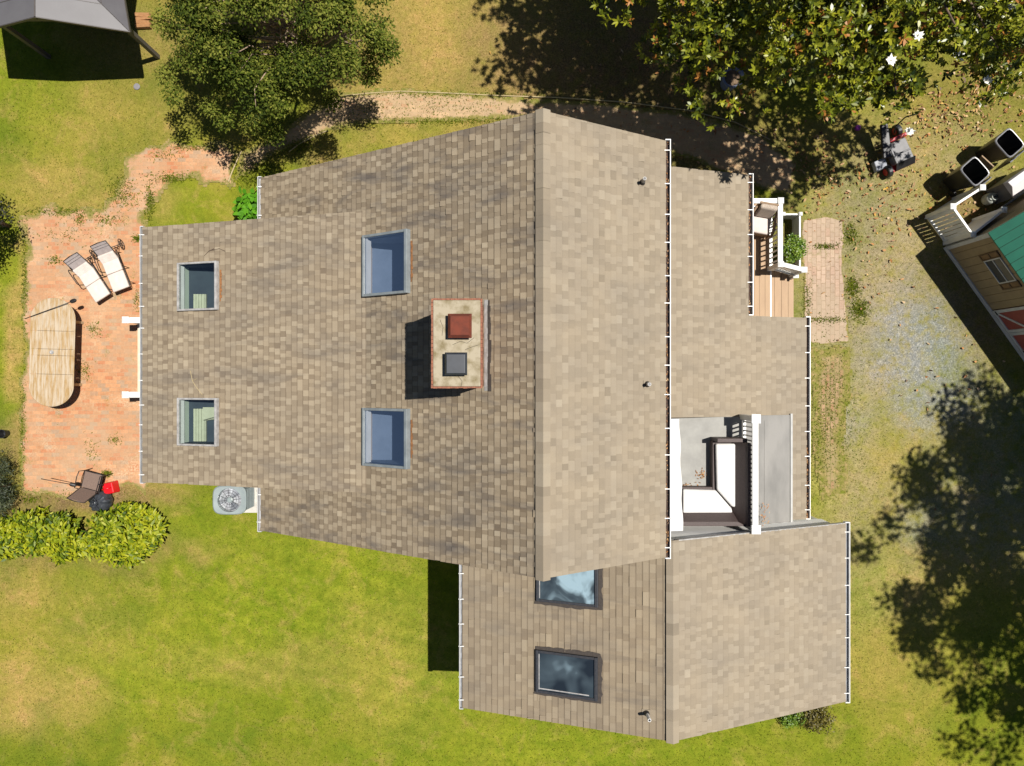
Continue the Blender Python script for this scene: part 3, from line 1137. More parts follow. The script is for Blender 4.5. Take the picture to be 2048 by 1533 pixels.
# hidden front wall of the porch
prism('wall', [(2.79, 0), (3.5, 0), (3.5, zs(S_LO, 3.5)), (2.79, zs(S_LO, 2.79))], y630 - .149, YN - .25, SIDING)

# --- skylights
def skylight(sl_, r, fmat, pane_mat, fw=.06, hgt=.09, kind='main', pane_h=None):
    a0, a1, y0, y1 = r
    fr = MB()
    slab(fr, sl_, a0 - fw, a0, y0 - fw, y1 + fw, .0, hgt)
    slab(fr, sl_, a1, a1 + fw * 1.25, y0 - fw, y1 + fw, .0, hgt + .012)
    slab(fr, sl_, a0, a1, y0 - fw, y0, .0, hgt - .002)
    slab(fr, sl_, a0, a1, y1, y1 + fw, .0, hgt - .002)
    root = fr.build('skylight', fmat, house, bevel=.008)
    p = MB()
    ph = pane_h or hgt - .025
    p.face([A(sl_, a0 - .001, y0, ph), A(sl_, a1, y0, ph), A(sl_, a1, y1, ph), A(sl_, a0 - .001, y1, ph)])
    p.build('pane', pane_mat, root)
    return root


def well(sl_, r, depth, root, wl, wd_, fl, lowstrip=None):
    a0, a1, y0, y1 = r
    m_ = MB()
    c0 = [A(sl_, a0, y0, .01), A(sl_, a1, y0, .01), A(sl_, a1, y1, .01), A(sl_, a0, y1, .01)]
    zb = min(c.z for c in c0) - depth
    c1 = [Vector((c.x, c.y, zb)) for c in c0]
    for i in range(4):
        j = (i + 1) % 4
        mi = 0 if i == 3 else 1
        m_.face([c0[i], c0[j], c1[j], c1[i]], mi)
    m_.face(c1, 2)
    m_.build('light_well', [wl, wd_, fl], root)
    return c0, c1, zb


for r in SKY_M:
    root = skylight(S_ML, r, ALU, GLASS_BLUE, .055, .12)
    c0, c1, zb = well(S_ML, r, .55, root, INT_WALL_WARM, INT_SKY_TINT, INT_SKY_TINT)
    s = MB()
    slab(s, S_ML, r[0] + .004, r[0] + .04, r[2] + .01, r[3] - .01, .03, .055)
    s.build('sash', WHITE, root)
for i, r in enumerate(SKY_E):
    root = skylight(S_EX, r, ALU2, GLASS_CLEAR, .045, .09)
    c0, c1, zb = well(S_EX, r, .42, root, INT_WALL, INT_SHADE, INT_SHADE)
    xa, xb = c1[0].x, c1[1].x
    cur = MB()
    yb_, yt_ = c1[0].y, c1[3].y
    wdt = xb - xa
    x0, x1 = xa + wdt * .17, xa + wdt * .48
    top = yb_ + (yt_ - yb_) * (.38 if i == 0 else .78)
    kf = 9
    for q in range(kf):
        fx0, fx1 = x0 + (x1 - x0) * q / kf, x0 + (x1 - x0) * (q + .82) / kf
        cur.box((fx0, yb_ + .02, zb + .05), (fx1, top, zb + .12 + (.012 if q % 2 else 0)))
    cur.build('curtain', INT_CREAM, root)
    if i == 1:
        sh_ = MB()
        sh_.hexa([(x1 - .02, top - .28, zb + .14), (xb - .02, top - .22, zb + .14), (xb - .02, top + .02, zb + .14), (x1 - .02, top + .02, zb + .14),
                  (x1 - .02, top - .26, zb + .24), (xb - .02, top - .12, zb + .24), (xb - .02, top + .04, zb + .24), (x1 - .02, top + .04, zb + .24)])
        sh_.build('lampshade', INT_CREAM, root)


def tar_ring(sl_, r, g, rnd):
    rng = random.Random(rnd)
    a0, a1, y0, y1 = grow(r, .05)
    inner, outer = [], []
    for (p0, p1, nrm) in (((a0, y0), (a1, y0), (0, -1)), ((a1, y0), (a1, y1), (1, 0)), ((a1, y1), (a0, y1), (0, 1)), ((a0, y1), (a0, y0), (-1, 0))):
        gg = g * (.35 if nrm == (-1, 0) else 1.0) * rng.uniform(.8, 1.1)
        for k in range(14):
            t = k / 14
            q = (p0[0] + (p1[0] - p0[0]) * t, p0[1] + (p1[1] - p0[1]) * t)
            inner.append(q)
            d = gg * rng.uniform(.8, 1.15)
            ex = (t - .5) * 2 * gg * (abs(p1[0] - p0[0]) > 0) * 0
            q2 = [q[0] + nrm[0] * d, q[1] + nrm[1] * d]
            # widen the corners
            if k == 0:
                prev = {(0, -1): (-1, 0), (1, 0): (0, -1), (0, 1): (1, 0), (-1, 0): (0, 1)}[nrm]
                q2[0] += prev[0] * g * .7
                q2[1] += prev[1] * g * .7
            outer.append(tuple(q2))
    mb_ = MB()
    k = len(inner)
    for i in range(k):
        j = (i + 1) % k
        for (hh, A_, B_) in ((.016, inner, outer),):
            mb_.face([A(sl_, *inner[i], .024), A(sl_, *inner[j], .024), A(sl_, *outer[j], .017), A(sl_, *outer[i], .017)])
    return mb_.build('tar_patch', TAR_AND_SHADE, house)


for i, r in enumerate(SKY_W):
    rr = grow(r, -.02)
    root = skylight(S_WL, rr, BLACK_FRAME, FOG_A if i == 0 else FOG_B, .055, .085)
    s = MB()
    slab(s, S_WL, rr[0] + .015, rr[0] + .035, rr[2] + .02, rr[3] - .02, .064, .07)
    if i == 1:
        slab(s, S_WL, rr[0] + .04, rr[1] - .12, rr[2] + .03, rr[2] + .055, .064, .07)
    s.build('seal_strip', ALU2, root)
    tar_ring(S_WL, rr, .10, 30 + i)

# leaf rot beside the skylights
ROT = mat('rotting_leaves', (.30, .13, .045), (.16, .075, .03), 20, .95, bmp=.6)
for sl_, r in ((S_ML, SKY_M[0]), (S_ML, SKY_M[1]), (S_EX, SKY_E[0])):
    mb = MB()
    a1 = r[1] + .085
    for k in range(10):
        y = r[2] + (r[3] - r[2]) * (.15 + .07 * k)
        wv = .03 + .03 * abs(math.sin(k * 1.7))
        slab(mb, sl_, a1, a1 + wv, y, y + (r[3] - r[2]) * .068, .012, .016 + .004 * (k % 2))
    mb.build('leaf_debris', ROT, house)

# --- chimney
ZC = 7.13
cp = [P(x, y, ZC) for x, y in ((862, 777), (965, 777), (965, 597), (862, 597))]
cx0, cx1, cy0, cy1 = cp[0].x, cp[1].x, cp[0].y, cp[2].y
mb = MB()
mb.box((cx0 + .03, cy0 + .03, 4.0), (cx1 - .03, cy1 - .03, ZC - .10))
chim = mb.build('chimney', CHIMNEY_BRICK, house)
mb = MB()
nb = 22
for side in range(4):
    for k in range(nb):
        t0, t1 = k / nb, (k + .93) / nb
        j = random.uniform(-.004, .004)
        zt = ZC - .012 + random.uniform(-.005, .003)
        if side == 0:
            mb.box((cx0 + j, cy0 + (cy1 - cy0) * t0, ZC - .095), (cx0 + .035, cy0 + (cy1 - cy0) * t1, zt))
        elif side == 1:
            mb.box((cx1 - .035, cy0 + (cy1 - cy0) * t0, ZC - .095), (cx1 + j, cy0 + (cy1 - cy0) * t1, zt))
        elif side == 2 and k % 2 == 0:
            mb.box((cx0 + .037 + (cx1 - cx0 - .074) * t0, cy0 + j, ZC - .095), (cx0 + .037 + (cx1 - cx0 - .074) * (t1 + 1 / nb), cy0 + .03, zt))
        elif k % 2 == 0:
            mb.box((cx0 + .037 + (cx1 - cx0 - .074) * t0, cy1 - .03, ZC - .095), (cx0 + .037 + (cx1 - cx0 - .074) * (t1 + 1 / nb), cy1 + j, zt))
mb.build('brick_course', CHIMNEY_BRICK, chim)
mb = MB()
mb.box((cx0 + .036, cy0 + .032, ZC - .094), (cx1 - .036, cy1 - .032, ZC))
crown = mb.build('chimney_crown', CONCRETE, chim, bevel=.012)
for pts in ([(905, 690), (921, 683), (934, 687), (948, 676)], [(930, 700), (945, 694), (958, 690)], [(880, 640), (886, 655), (884, 672)], [(915, 752), (924, 762), (922, 775)]):
    mb = MB()
    mb.tube([P(x, y, ZC + .0005) for x, y in pts], .0035, 4)
    mb.build('crack', TAR_AND_SHADE, crown)


def flue_cap(pa, pb, z0, zt, material, inset, hang):
    """cap: hood with a flat middle and sloping skirt, standing on a flue collar"""
    a, b_ = P(*pa, zt), P(*pb, zt)
    x0, x1 = a.x, b_.x
    y0, y1 = min(a.y, b_.y), max(a.y, b_.y)
    m_ = MB()
    i = inset
    o_ = [(x0, y0, zt - hang), (x1, y0, zt - hang), (x1, y1, zt - hang), (x0, y1, zt - hang)]
    u_ = [(x0 + i, y0 + i, zt), (x1 - i, y0 + i, zt), (x1 - i, y1 - i, zt), (x0 + i, y1 - i, zt)]
    m_.hexa([(x, y, z - .012) for x, y, z in o_] + [(x, y, z - .001) for x, y, z in o_])
    m_.hexa(o_ + u_)
    i2 = i * 1.3
    m_.box((x0 + i2, y0 + i2, z0), (x1 - i2, y1 - i2, zt - hang - .013))
    return m_.build('flue_cap', material, chim, bevel=.004)


tag(flue_cap((895, 676), (943, 627), ZC, ZC + .24, RUST, .05, .07), 'rust red square flue cap')
tag(flue_cap((889, 751), (934, 705), ZC, ZC + .22, DARK_CAP, .035, .05), 'dark grey square flue cap')
# step flashing and tar on the upslope side
mb = MB()
a_, y_ = on(S_ML, 968, 690)
a2 = on(S_ML, 975, 690)[0]
rngf = random.Random(4)
for k in range(16):
    y0 = cy0 * 1.06 + (cy1 - cy0) * 1.1 * k / 16 - .05
    y1 = y0 + (cy1 - cy0) * 1.1 / 16
    slab(mb, S_ML, a_ + .02, a_ + .085 + rngf.uniform(0, .015), y0, y1, .013, .020)
fl = mb.build('flashing', ALU2, chim)
mb = MB()
for k in range(16):
    y0 = cy0 * 1.06 + (cy1 - cy0) * 1.1 * k / 16 - .06
    y1 = y0 + (cy1 - cy0) * 1.1 / 16
    slab(mb, S_ML, a_ + .101, a_ + .135 + rngf.uniform(0, .05), y0, y1, .012, .017)
mb.build('tar_patch', TAR_AND_SHADE, chim)


# --- vent pipes
def vent(sl_, px, py, h, rr, material, name='vent_pipe'):
    a, y = on(sl_, px, py)
    b0 = A(sl_, a, y, 0)
    m_ = MB()
    m_.tube([b0 + Vector((0, 0, -.05)), b0 + Vector((0, 0, .06)), b0 + Vector((0, 0, .10))], [rr * 2.0, rr * 1.6, rr * 1.05], 16)
    m_.face([A(sl_, a - rr * 2.6, y - rr * 2.2, .016), A(sl_, a + rr * 3.0, y - rr * 2.2, .016), A(sl_, a + rr * 3.0, y + rr * 2.2, .016), A(sl_, a - rr * 2.6, y + rr * 2.2, .016)], 1)
    o = m_.build(name, [BLACK_PLASTIC, SH_RIGHT], house, smooth=False)
    q = MB()
    q.tube([b0 + Vector((0, 0, .08)), b0 + Vector((0, 0, h))], rr, 16)
    q.tube([b0 + Vector((0, 0, h)), b0 + Vector((0, 0, h + .002))], rr * .72, 16, 1)
    q.build('pipe', [material, BLACK_PLASTIC], o)
    return o


vent(S_MR, 1284, 366, .30, .035, ALU2)
vent(S_MR, 1294, 769, .26, .036, ALU2)
vent(S_WR if False else S_WL, 1293, 1426, .34, .035, WHITE)

# --- balcony let into the front roof
ZF = 2.92
xi = 2.80
rail_x = P(1511, 0, 3.80).x
x583 = A(S_LO, a583, 0).x
z583 = A(S_LO, a583, 0).z
ys_b = -3.37
mb = MB()
mb.box((xi, ys_b, ZF - .12), (rail_x - .02, yb0 - .001, ZF))
mb.build('balcony_floor', FLOORMEM, house)
mb = MB()
mb.hexa([(rail_x - .019, ys_b, ZF - .2), (x583, ys_b, z583 - .1), (x583, yb0 + .02, z583 - .1), (rail_x - .019, yb0 + .02, ZF - .2),
         (rail_x - .019, ys_b, ZF - .01), (x583, ys_b, z583 + .03), (x583, yb0 + .02, z583 + .03), (rail_x - .019, yb0 + .02, ZF - .01)])
mem = mb.build('balcony_membrane', FLASHING, house)
mb = MB()
mb.hexa([(x583 - .06, ys_b, z583 + .0), (x583 + .02, ys_b, z583 - .0), (x583 + .02, yb0 + .05, z583 - .0), (x583 - .06, yb0 + .05, z583 + .0),
         (x583 - .05, ys_b, z583 + .075), (x583 + .005, ys_b, z583 + .06), (x583 + .005, yb0 + .05, z583 + .06), (x583 - .05, yb0 + .05, z583 + .075)])
mb.build('membrane_lip', mat('grey_lip', (.40, .395, .38), (.33, .33, .32), 4, .6), mem)
mb = MB()      # membrane seams and a patch
for fx in (.45,):
    xx = rail_x + (x583 - rail_x) * fx
    zz = ZF + (z583 + .03 - ZF) * fx
    mb.hexa([(xx - .02, ys_b + .3, zz - .01), (xx + .02, ys_b + .3, zz - .015), (xx + .02, yb0 - .1, zz - .015), (xx - .02, yb0 - .1, zz - .01),
             (xx - .02, ys_b + .3, zz + .006), (xx + .02, ys_b + .3, zz - .003), (xx + .02, yb0 - .1, zz - .003), (xx - .02, yb0 - .1, zz + .006)])
mb.build('membrane_seam', FLASHING, mem)

bal = MB()
bal.box((-.016, -.016, 0), (.016, .016, .66))
baluster0 = [bal.build('baluster', WHITE, house, local=True)]


def add_baluster(loc, parent, zscale=1.0):
    if baluster0[0].parent == house:
        o = baluster0[0]
        o.parent = parent
        o.location = loc
    else:
        o = put(baluster0[0], loc, parent)
    o.scale = (1, 1, zscale)
    return o


def post(x, y, z0, z1, parent, s=.05, cap=.075, mat_=None, name='post'):
    m_ = MB()
    m_.box((x - s, y - s, z0), (x + s, y + s, z1 - .03))
    m_.box((x - cap, y - cap, z1 - .029), (x + cap, y + cap, z1))
    m_.hexa([(x - cap, y - cap, z1 + .0005), (x + cap, y - cap, z1 + .0005), (x + cap, y + cap, z1 + .0005), (x - cap, y + cap, z1 + .0005)] +
            [(x - cap * .3, y - cap * .3, z1 + .035), (x + cap * .3, y - cap * .3, z1 + .035), (x + cap * .3, y + cap * .3, z1 + .035), (x - cap * .3, y + cap * .3, z1 + .035)])
    return m_.build(name, mat_ or WHITE, parent)


y_n = P(0, 838, 3.8).y
y_s = P(0, 1059, 3.8).y
mb = MB()
mb.box((rail_x - .065, y_s + .05, 3.745), (rail_x + .065, y_n - .05, 3.80))
mb.box((rail_x - .035, y_s + .05, 3.015), (rail_x + .035, y_n - .05, 3.07))
brail = mb.build('balcony_railing', WHITE, house, bevel=.006)
post(rail_x, y_n, ZF - .05, 3.85, brail, .06, .10)
post(rail_x, y_s, ZF - .05, 3.85, brail, .06, .10)
k = 24
for i in range(1, k):
    add_baluster((rail_x, y_s + (y_n - y_s) * i / k, 3.07), brail, 1.03)

# retracted awning under the main eave
mb = MB()
zA = 4.62
ax1 = [P(x, 0, zA).x for x in (1359, 1364, 1366)]
ay1, ay0 = P(0, 838, zA).y, P(0, 1062, zA).y
kk = 14
for i in range(kk):
    ya, yb_ = ay0 + (ay1 - ay0) * i / kk, ay0 + (ay1 - ay0) * (i + 1) / kk
    xa = ax1[2] + (ax1[0] - ax1[2]) * i / kk + .012 * math.sin(i * 1.3)
    xb = ax1[2] + (ax1[0] - ax1[2]) * (i + 1) / kk + .012 * math.sin((i + 1) * 1.3)
    mb.hexa([(2.82, ya, zA), (xa, ya, zA - .06), (xb, yb_, zA - .06), (2.82, yb_, zA), (2.82, ya, zA + .14), (xa, ya, zA), (xb, yb_, zA), (2.82, yb_, zA + .14)])
    mb.face([(xa - .001, ya, zA - .06), (xb - .001, yb_, zA - .06), (xb + .01, yb_, zA - .20), (xa + .01, ya, zA - .20)])
mb.build('awning', WHITE_FABRIC, house)

# --- porch: deck boards, steps, railings
ZD = .82
dk0, dk1 = 3.51, P(1541, 0, ZD).x
yd0, yd1 = P(0, 655, ZD).y, P(0, 402, ZD).y
mb = MB()
bw = .145
x = dk1
i = 0
while x - bw > dk0:
    mb.box((x - bw + .006, yd0, ZD - .035), (x - (.0 if i else .012), yd1, ZD), 0)
    x -= bw
    i += 1
mb.box((dk0, yd0 + .01, .05), (dk1 - .02, yd1 - .01, ZD - .037), 1)
deck = mb.build('porch_deck', [DECK, SHED_DARK], house)
mb = MB()
mb.box((dk1 - .010, yd0, ZD - .16), (dk1 + .028, yd1, ZD + .004))
mb.build('deck_trim', WHITE, deck)
x = dk1 + .03
ysn = P(0, 530, .5).y
for s_ in range(3):
    zt = ZD - .205 * (s_ + 1)
    mb = MB()
    for q in range(2):
        mb.box((x + q * .150 + .004, yd0, zt - .035), (x + q * .150 + .146, ysn, zt), 0)
    mb.box((x + .012, yd0 + .01, .0), (x + .285, ysn - .01, zt - .037), 1)
    mb.build('porch_step', [DECK, SHED_DARK], house)
    x += .262
steps_end = x

ZR = 1.62
rx = P(1561, 0, ZR).x
ry = P(0, 402, ZR).y
ry2 = P(0, 529, ZR).y
mb = MB()
for zz, w2 in ((ZR - .045, .062), (ZD + .10, .04)):
    mb.box((4.6, ry - w2, zz), (rx - .05, ry + w2, zz + .045))
    mb.box((rx - w2, ry2 + .05, zz), (rx + w2, ry - .05, zz + .045))
prail = mb.build('porch_railing', WHITE, house, bevel=.006)
post(rx, ry, ZD - .3, ZR + .03, prail, .05, .075)
post(rx, ry2, ZD - .6, ZR + .03, prail, .05, .075)
for i in range(1, 12):
    add_baluster((rx, ry2 + (ry - ry2) * i / 12, ZD + .145), prail, .95)
for i in range(1, 11):
    add_baluster((rx - (rx - 4.6) * i / 11, ry, ZD + .145), prail, .95)
# stair rail
e1 = P(1606, 540, 1.18)
mb = MB()
s1 = Vector((rx + .05, ry2, ZR - .03))
mb.bar(s1, e1, .11, .045)
mb.bar(s1 - Vector((0, 0, .62)), e1 - Vector((0, 0, .72)), .08, .045)
srail = mb.build('stair_railing', WHITE, house)
post(e1.x + .03, e1.y, .0, 1.2, srail, .05, .075)
for i in range(1, 7):
    t = i / 7
    p = s1.lerp(e1, t)
    add_baluster((p.x, p.y, p.z - .68), srail, .98)
pn = P(1592, 551, .55)
post(pn.x, pn.y, 0, .55, house, .05, .075, name='newel_post')
pf = P(1510, 537, ZD)
post(5.3, pf.y, ZD, 2.4, house, .05, .075, name='porch_post')

# --- back step with newel posts under the left eave
px_s = [P(276, 650, .3), P(276, 785, .3)]
mb = MB()
mb.box((px_s[0].x, px_s[1].y, 0), (-8.385, px_s[0].y, .28))
mb.box((px_s[0].x - .001, px_s[1].y - .02, .281), (-8.386, px_s[0].y + .02, .32))
mb.build('back_step', LIGHT_WOOD, house)
for y_ in (640, 790):
    p = P(249, y_, 1.15)
    o = post(p.x, p.y, 0, 1.12, house, .05, .085, name='newel_post')
    mb = MB()
    mb.box((p.x + .055, p.y - .075, .98), (-8.39, p.y + .075, 1.05))
    mb.box((p.x + .055, p.y - .03, .30), (-8.39, p.y + .03, .36))
    mb.build('handrail', WHITE, o, bevel=.008)

# ================================================================ BALCONY SOFA
sofa = thing('sectional_sofa', 'corner sofa of dark brown wicker with white cushions on the balcony', 'sofa', (4.6, -2.6, ZF))
zc = ZF + .36


def wp(px, py, z):
    return P(px, py, z)


bkx0, bkx1 = P(1478, 0, ZF + .62).x, P(1503, 0, ZF + .74).x
yA, yB = P(0, 884, zc).y, P(0, 1020, zc).y
ybk = P(0, 1052, ZF + .6).y
xfront = P(1428, 0, zc).x
yfs = P(0, 976, zc).y
mb = MB()
mb.box((xfront, ybk + .28, ZF + .03), (bkx1 - .05, yA, ZF + .25))
mb.box((3.05, ybk + .28, ZF + .03), (xfront - .002, yfs, ZF + .25))
mb.build('seat_base', BROWN_WICKER, sofa, bevel=.01)
mb = MB()
mb.hexa([(bkx1 - .30, ybk + .05, ZF + .25), (bkx1 - .02, ybk + .05, ZF + .1), (bkx1 - .02, yA, ZF + .1), (bkx1 - .30, yA, ZF + .25),
         (bkx1 - .07, ybk + .0, ZF + .72), (bkx1, ybk + .0, ZF + .72), (bkx1, yA, ZF + .72), (bkx1 - .07, yA, ZF + .72)])
mb.build('backrest', BROWN_WICKER, sofa, bevel=.01)
mb = MB()
mb.hexa([(3.05, ybk, ZF + .1), (bkx1 - .08, ybk, ZF + .1), (bkx1 - .30, ybk + .30, ZF + .25), (3.05, ybk + .30, ZF + .25),
         (3.05, ybk, ZF + .66), (bkx1 - .08, ybk, ZF + .66), (bkx1 - .28, ybk + .10, ZF + .66), (3.05, ybk + .10, ZF + .66)])
mb.build('backrest', BROWN_WICKER, sofa, bevel=.01)
mb = MB()
mb.box((xfront + .02, yA + .002, ZF + .03), (bkx1 - .03, yA + .09, ZF + .56))
mb.build('armrest', BROWN_WICKER, sofa, bevel=.01)


def cushion(pts, z0, z1, name, parent, material, bev=.05, local=False):
    m_ = MB()
    n_ = len(pts)
    m_.face([(x, y, z0) for x, y in reversed(pts)])
    m_.face([(x, y, z1) for x, y in pts])
    for i in range(n_):
        (x0, y0), (x1, y1) = pts[i], pts[(i + 1) % n_]
        m_.face([(x0, y0, z0), (x1, y1, z0), (x1, y1, z1), (x0, y0, z1)])
    me_ = m_.build(name, material, parent, local=local, smooth=True)
    w_ = me_.modifiers.new('weld', 'WELD')
    b_ = me_.modifiers.new('bevel', 'BEVEL')
    b_.width = bev
    b_.segments = 4
    b_.limit_method = 'ANGLE'
    return me_


def pp(lst, z):
    return [tuple(P(x, y, z)[:2]) for x, y in lst]


cushion(pp([(1434, 980), (1464, 1014), (1481, 1018), (1480, 888), (1432, 888)][::1], zc), ZF + .255, zc, 'seat_cushion', sofa, WHITE_FABRIC, .045)
cushion(pp([(1366, 1028), (1466, 1027), (1464, 1018), (1432, 981), (1366, 979)], zc), ZF + .256, zc, 'seat_cushion', sofa, WHITE_FABRIC, .045)

# ================================================================ PORCH CHAIR
ch = thing('porch_armchair', 'tan wicker armchair with pale cushions on the front porch', 'armchair', P(1512, 452, ZD), math.radians(-100))
mb = MB()
mb.box((-.28, -.27, .08), (.28, .27, .30))
for sx in (-.26, .26):
    for sy in (-.25, .25):
        mb.box((sx - .025, sy - .025, 0), (sx + .025, sy + .025, .079))
mb.build('seat_frame', TAN_WICKER, ch, local=True, bevel=.015)
for sy in (-1, 1):
    mb = MB()
    mb.tube([(.30, sy * .29, .1), (.31, sy * .30, .45), (.22, sy * .31, .50), (-.18, sy * .31, .54), (-.30, sy * .26, .70)], [.03, .035, .04, .04, .03], 8)
    for q in range(6):
        mb.tube([(.22 - q * .08, sy * .295, .28), (.22 - q * .08, sy * .305, .49)], .010, 6)
    mb.build('armrest', TAN_WICKER, ch, local=True, smooth=True)
mb = MB()
mb.hexa([(-.30, -.27, .1), (-.24, -.27, .1), (-.24, .27, .1), (-.30, .27, .1), (-.42, -.25, .82), (-.35, -.25, .82), (-.35, .25, .82), (-.42, .25, .82)])
mb.build('backrest', TAN_WICKER, ch, local=True, bevel=.03)
cushion([(-.20, -.24), (.29, -.24), (.29, .24), (-.20, .24)], .305, .43, 'seat_cushion', ch, CREAM, .04, True)
mb = MB()
mb.hexa([(-.22, -.23, .44), (-.10, -.23, .44), (-.10, .23, .44), (-.22, .23, .44), (-.36, -.22, .86), (-.24, -.22, .84), (-.24, .22, .84), (-.36, .22, .86)])
mb.build('back_cushion', SPECKLE, ch, local=True, bevel=.05, seg=4)

# ================================================================ LOW SCREEN BY THE STEPS
lf_ = thing('low_screen', 'low white board screen beside the porch steps', 'screen', P(1590, 480, 0))
za = .52
q0, q1, q2 = P(1566, 429, za), P(1600, 429, za), P(1600, 540, za)
mb = MB()
mb.box((q0.x, q0.y - .02, .03), (q1.x - .04, q0.y + .02, za))
mb.build('panel', WHITE, lf_)
mb = MB()
mb.box((q1.x - .02, q2.y, .03), (q1.x + .02, q1.y - .04, za))
mb.build('panel', WHITE, lf_)
for p in (q0, q1):
    post(p.x, p.y, 0, za + .05, lf_, .035, .05)

# ================================================================ SUN LOUNGERS
def make_lounger(label, loc, rz):
    t = thing('sun_lounger', label, 'sun lounger', loc, rz, 'cushioned loungers on the patio')
    fr = MB()
    r = .011
    for s in (-1, 1):
        fr.tube([(-.42, s * .235, .30), (.0, s * .235, .30), (.60, s * .235, .30), (.66, s * .20, .29)], r, 6)
        fr.tube([(.50, s * .235, .30), (.52, s * .245, .0)], r, 6)
        fr.tube([(.05, s * .235, .30), (.07, s * .245, .0)], r, 6)
        fr.tube([(-.40, s * .235, .30), (-.58, s * .25, .14)], r, 6)
    fr.tube([(-.58, -.34, .14), (-.58, .34, .14)], r, 6)
    for q in range(6):
        fr.tube([(-.38 + q * .19, -.235, .295), (-.38 + q * .19, .235, .295)], .006, 6)
    fr.build('frame', BLACK_METAL, t, local=True, smooth=True)
    for s in (-1, 1):
        a_ = MB()
        a_.tube([(-.40, s * .30, .30), (-.42, s * .305, .50), (-.36, s * .31, .54), (.02, s * .31, .52), (.06, s * .30, .46), (.06, s * .245, .30)], .012, 6)
        a_.build('armrest', BLACK_METAL, t, local=True, smooth=True)
        w_ = MB()
        R_ = .135
        w_.tube([(-.58 + R_ * math.cos(k * math.pi / 12), s * .34, .14 + R_ * math.sin(k * math.pi / 12)) for k in range(24)], .011, 6, closed=True)
        for k in range(6):
            an = k * math.pi / 3
            w_.tube([(-.58, s * .34, .14), (-.58 + R_ * math.cos(an), s * .34, .14 + R_ * math.sin(an))], .006, 5)
        w_.build('wheel', BLACK_METAL, t, local=True, smooth=True)
    b_ = MB()
    bt, bb = Vector((-.60, 0, .68)), Vector((-.22, 0, .33))
    for s in (-1, 1):
        b_.tube([bb + Vector((0, s * .225, 0)), bt + Vector((0, s * .215, 0))], .012, 6)
    b_.tube([bt + Vector((0, -.215, 0)), bt + Vector((-.01, 0, .02)), bt + Vector((0, .215, 0))], .012, 6)
    b_.tube([bb.lerp(bt, .86) + Vector((0, -.215, 0)), bb.lerp(bt, .86) + Vector((0, .215, 0))], .009, 6)
    b_.tube([bb.lerp(bt, .72) + Vector((0, -.215, 0)), bb.lerp(bt, .72) + Vector((0, .215, 0))], .009, 6)
    b_.build('back_frame', BLACK_METAL, t, local=True, smooth=True)
    b_ = MB()
    n_ = Vector((.35, 0, .38)).normalized() * .006
    c_ = [bb + Vector((0, -.21, 0)), bb + Vector((0, .21, 0)), bt + Vector((0, .205, 0)), bt + Vector((0, -.205, 0))]
    b_.hexa([p - n_ for p in c_] + [p + n_ for p in c_])
    b_.build('back_sling', GREY_SLING, t, local=True)
    b_ = MB()
    n_ = Vector((.35, 0, .38)).normalized()
    c2 = [bb + Vector((.02, -.225, 0)), bb + Vector((.02, .225, 0)), bb.lerp(bt, .42) + Vector((0, .22, 0)), bb.lerp(bt, .42) + Vector((0, -.22, 0))]
    b_.hexa([p + n_ * .012 for p in c2] + [p + n_ * .085 for p in c2])
    b_.build('back_cushion', CREAM, t, local=True, bevel=.02, seg=3)
    cushion([(-.22, -.225), (.165, -.225), (.165, .225), (-.22, .225)], .312, .40, 'seat_cushion', t, CREAM, .025, True)
    cushion([(.172, -.225), (.66, -.225), (.66, .225), (.172, .225)], .312, .395, 'foot_cushion', t, CREAM, .025, True)
    return t


make_lounger('cream cushioned sun lounger nearer the oval table', P(180, 556, .35) - Vector((0, 0, .35)), math.atan2(-.84, .55))
l2 = copy_tree(bpy.data.objects['sun_lounger'])
l2.location = P(226, 534, .35) - Vector((0, 0, .35))
l2.rotation_euler = (0, 0, math.atan2(-.93, .36))
l2['label'] = 'cream cushioned sun lounger nearer the house eave'

# ================================================================ OVAL TABLE
tp = P(103.5, 705, .74)
tb = thing('garden_table', 'oval weathered teak extending table on the brick patio', 'table', (tp.x, tp.y, 0), math.radians(-1.5))
kx = (H - .74) / F
hw, hl = 43 * kx, 107 * kx
mb = MB()
# slats running along the length, clipped to a stadium outline, in sections
edges = [-hl, -hl * .41, -hl * .06, hl * .06, hl * .40, hl]
ns = 11
for s0, s1 in zip(edges, edges[1:]):
    for q in range(ns):
        xa, xb = -hw + 2 * hw * q / ns + .002, -hw + 2 * hw * (q + 1) / ns - .002
        def lim(x):
            return hl - hw * .95 + math.sqrt(max(0, 1 - (x / (hw * 1.001)) ** 2)) * hw * .95
        segs = 4
        for e in range(segs):
            x0, x1 = xa + (xb - xa) * e / segs, xa + (xb - xa) * (e + 1) / segs
            lo0, lo1 = max(s0 + .004, -lim(x0)), max(s0 + .004, -lim(x1))
            hi0, hi1 = min(s1 - .004, lim(x0)), min(s1 - .004, lim(x1))
            if hi0 - lo0 > .01:
                mb.hexa([(x0, lo0, .715), (x1, lo1, .715), (x1, hi1, .715), (x0, hi0, .715), (x0, lo0, .74), (x1, lo1, .74), (x1, hi1, .74), (x0, hi0, .74)])
mb.build('tabletop', TEAK, tb, local=True)
mb = MB()
ring = []
for k in range(64):
    an = 2 * math.pi * k / 64
    ring.append((hw * 1.02 * math.cos(an), (hl - hw * .95) * (1 if math.sin(an) >= 0 else -1) + hw * .97 * math.sin(an), .722))
mb.tube(ring, .017, 8, closed=True)
mb.build('table_edge', TEAK, tb, local=True, smooth=True)
mb = MB()
mb.box((-hw * .75, -hl * .68, .62), (-hw * .70, hl * .68, .713))
mb.box((hw * .70, -hl * .68, .62), (hw * .75, hl * .68, .713))
mb.box((-hw * .70, -hl * .68, .62), (hw * .70, -hl * .65, .713))
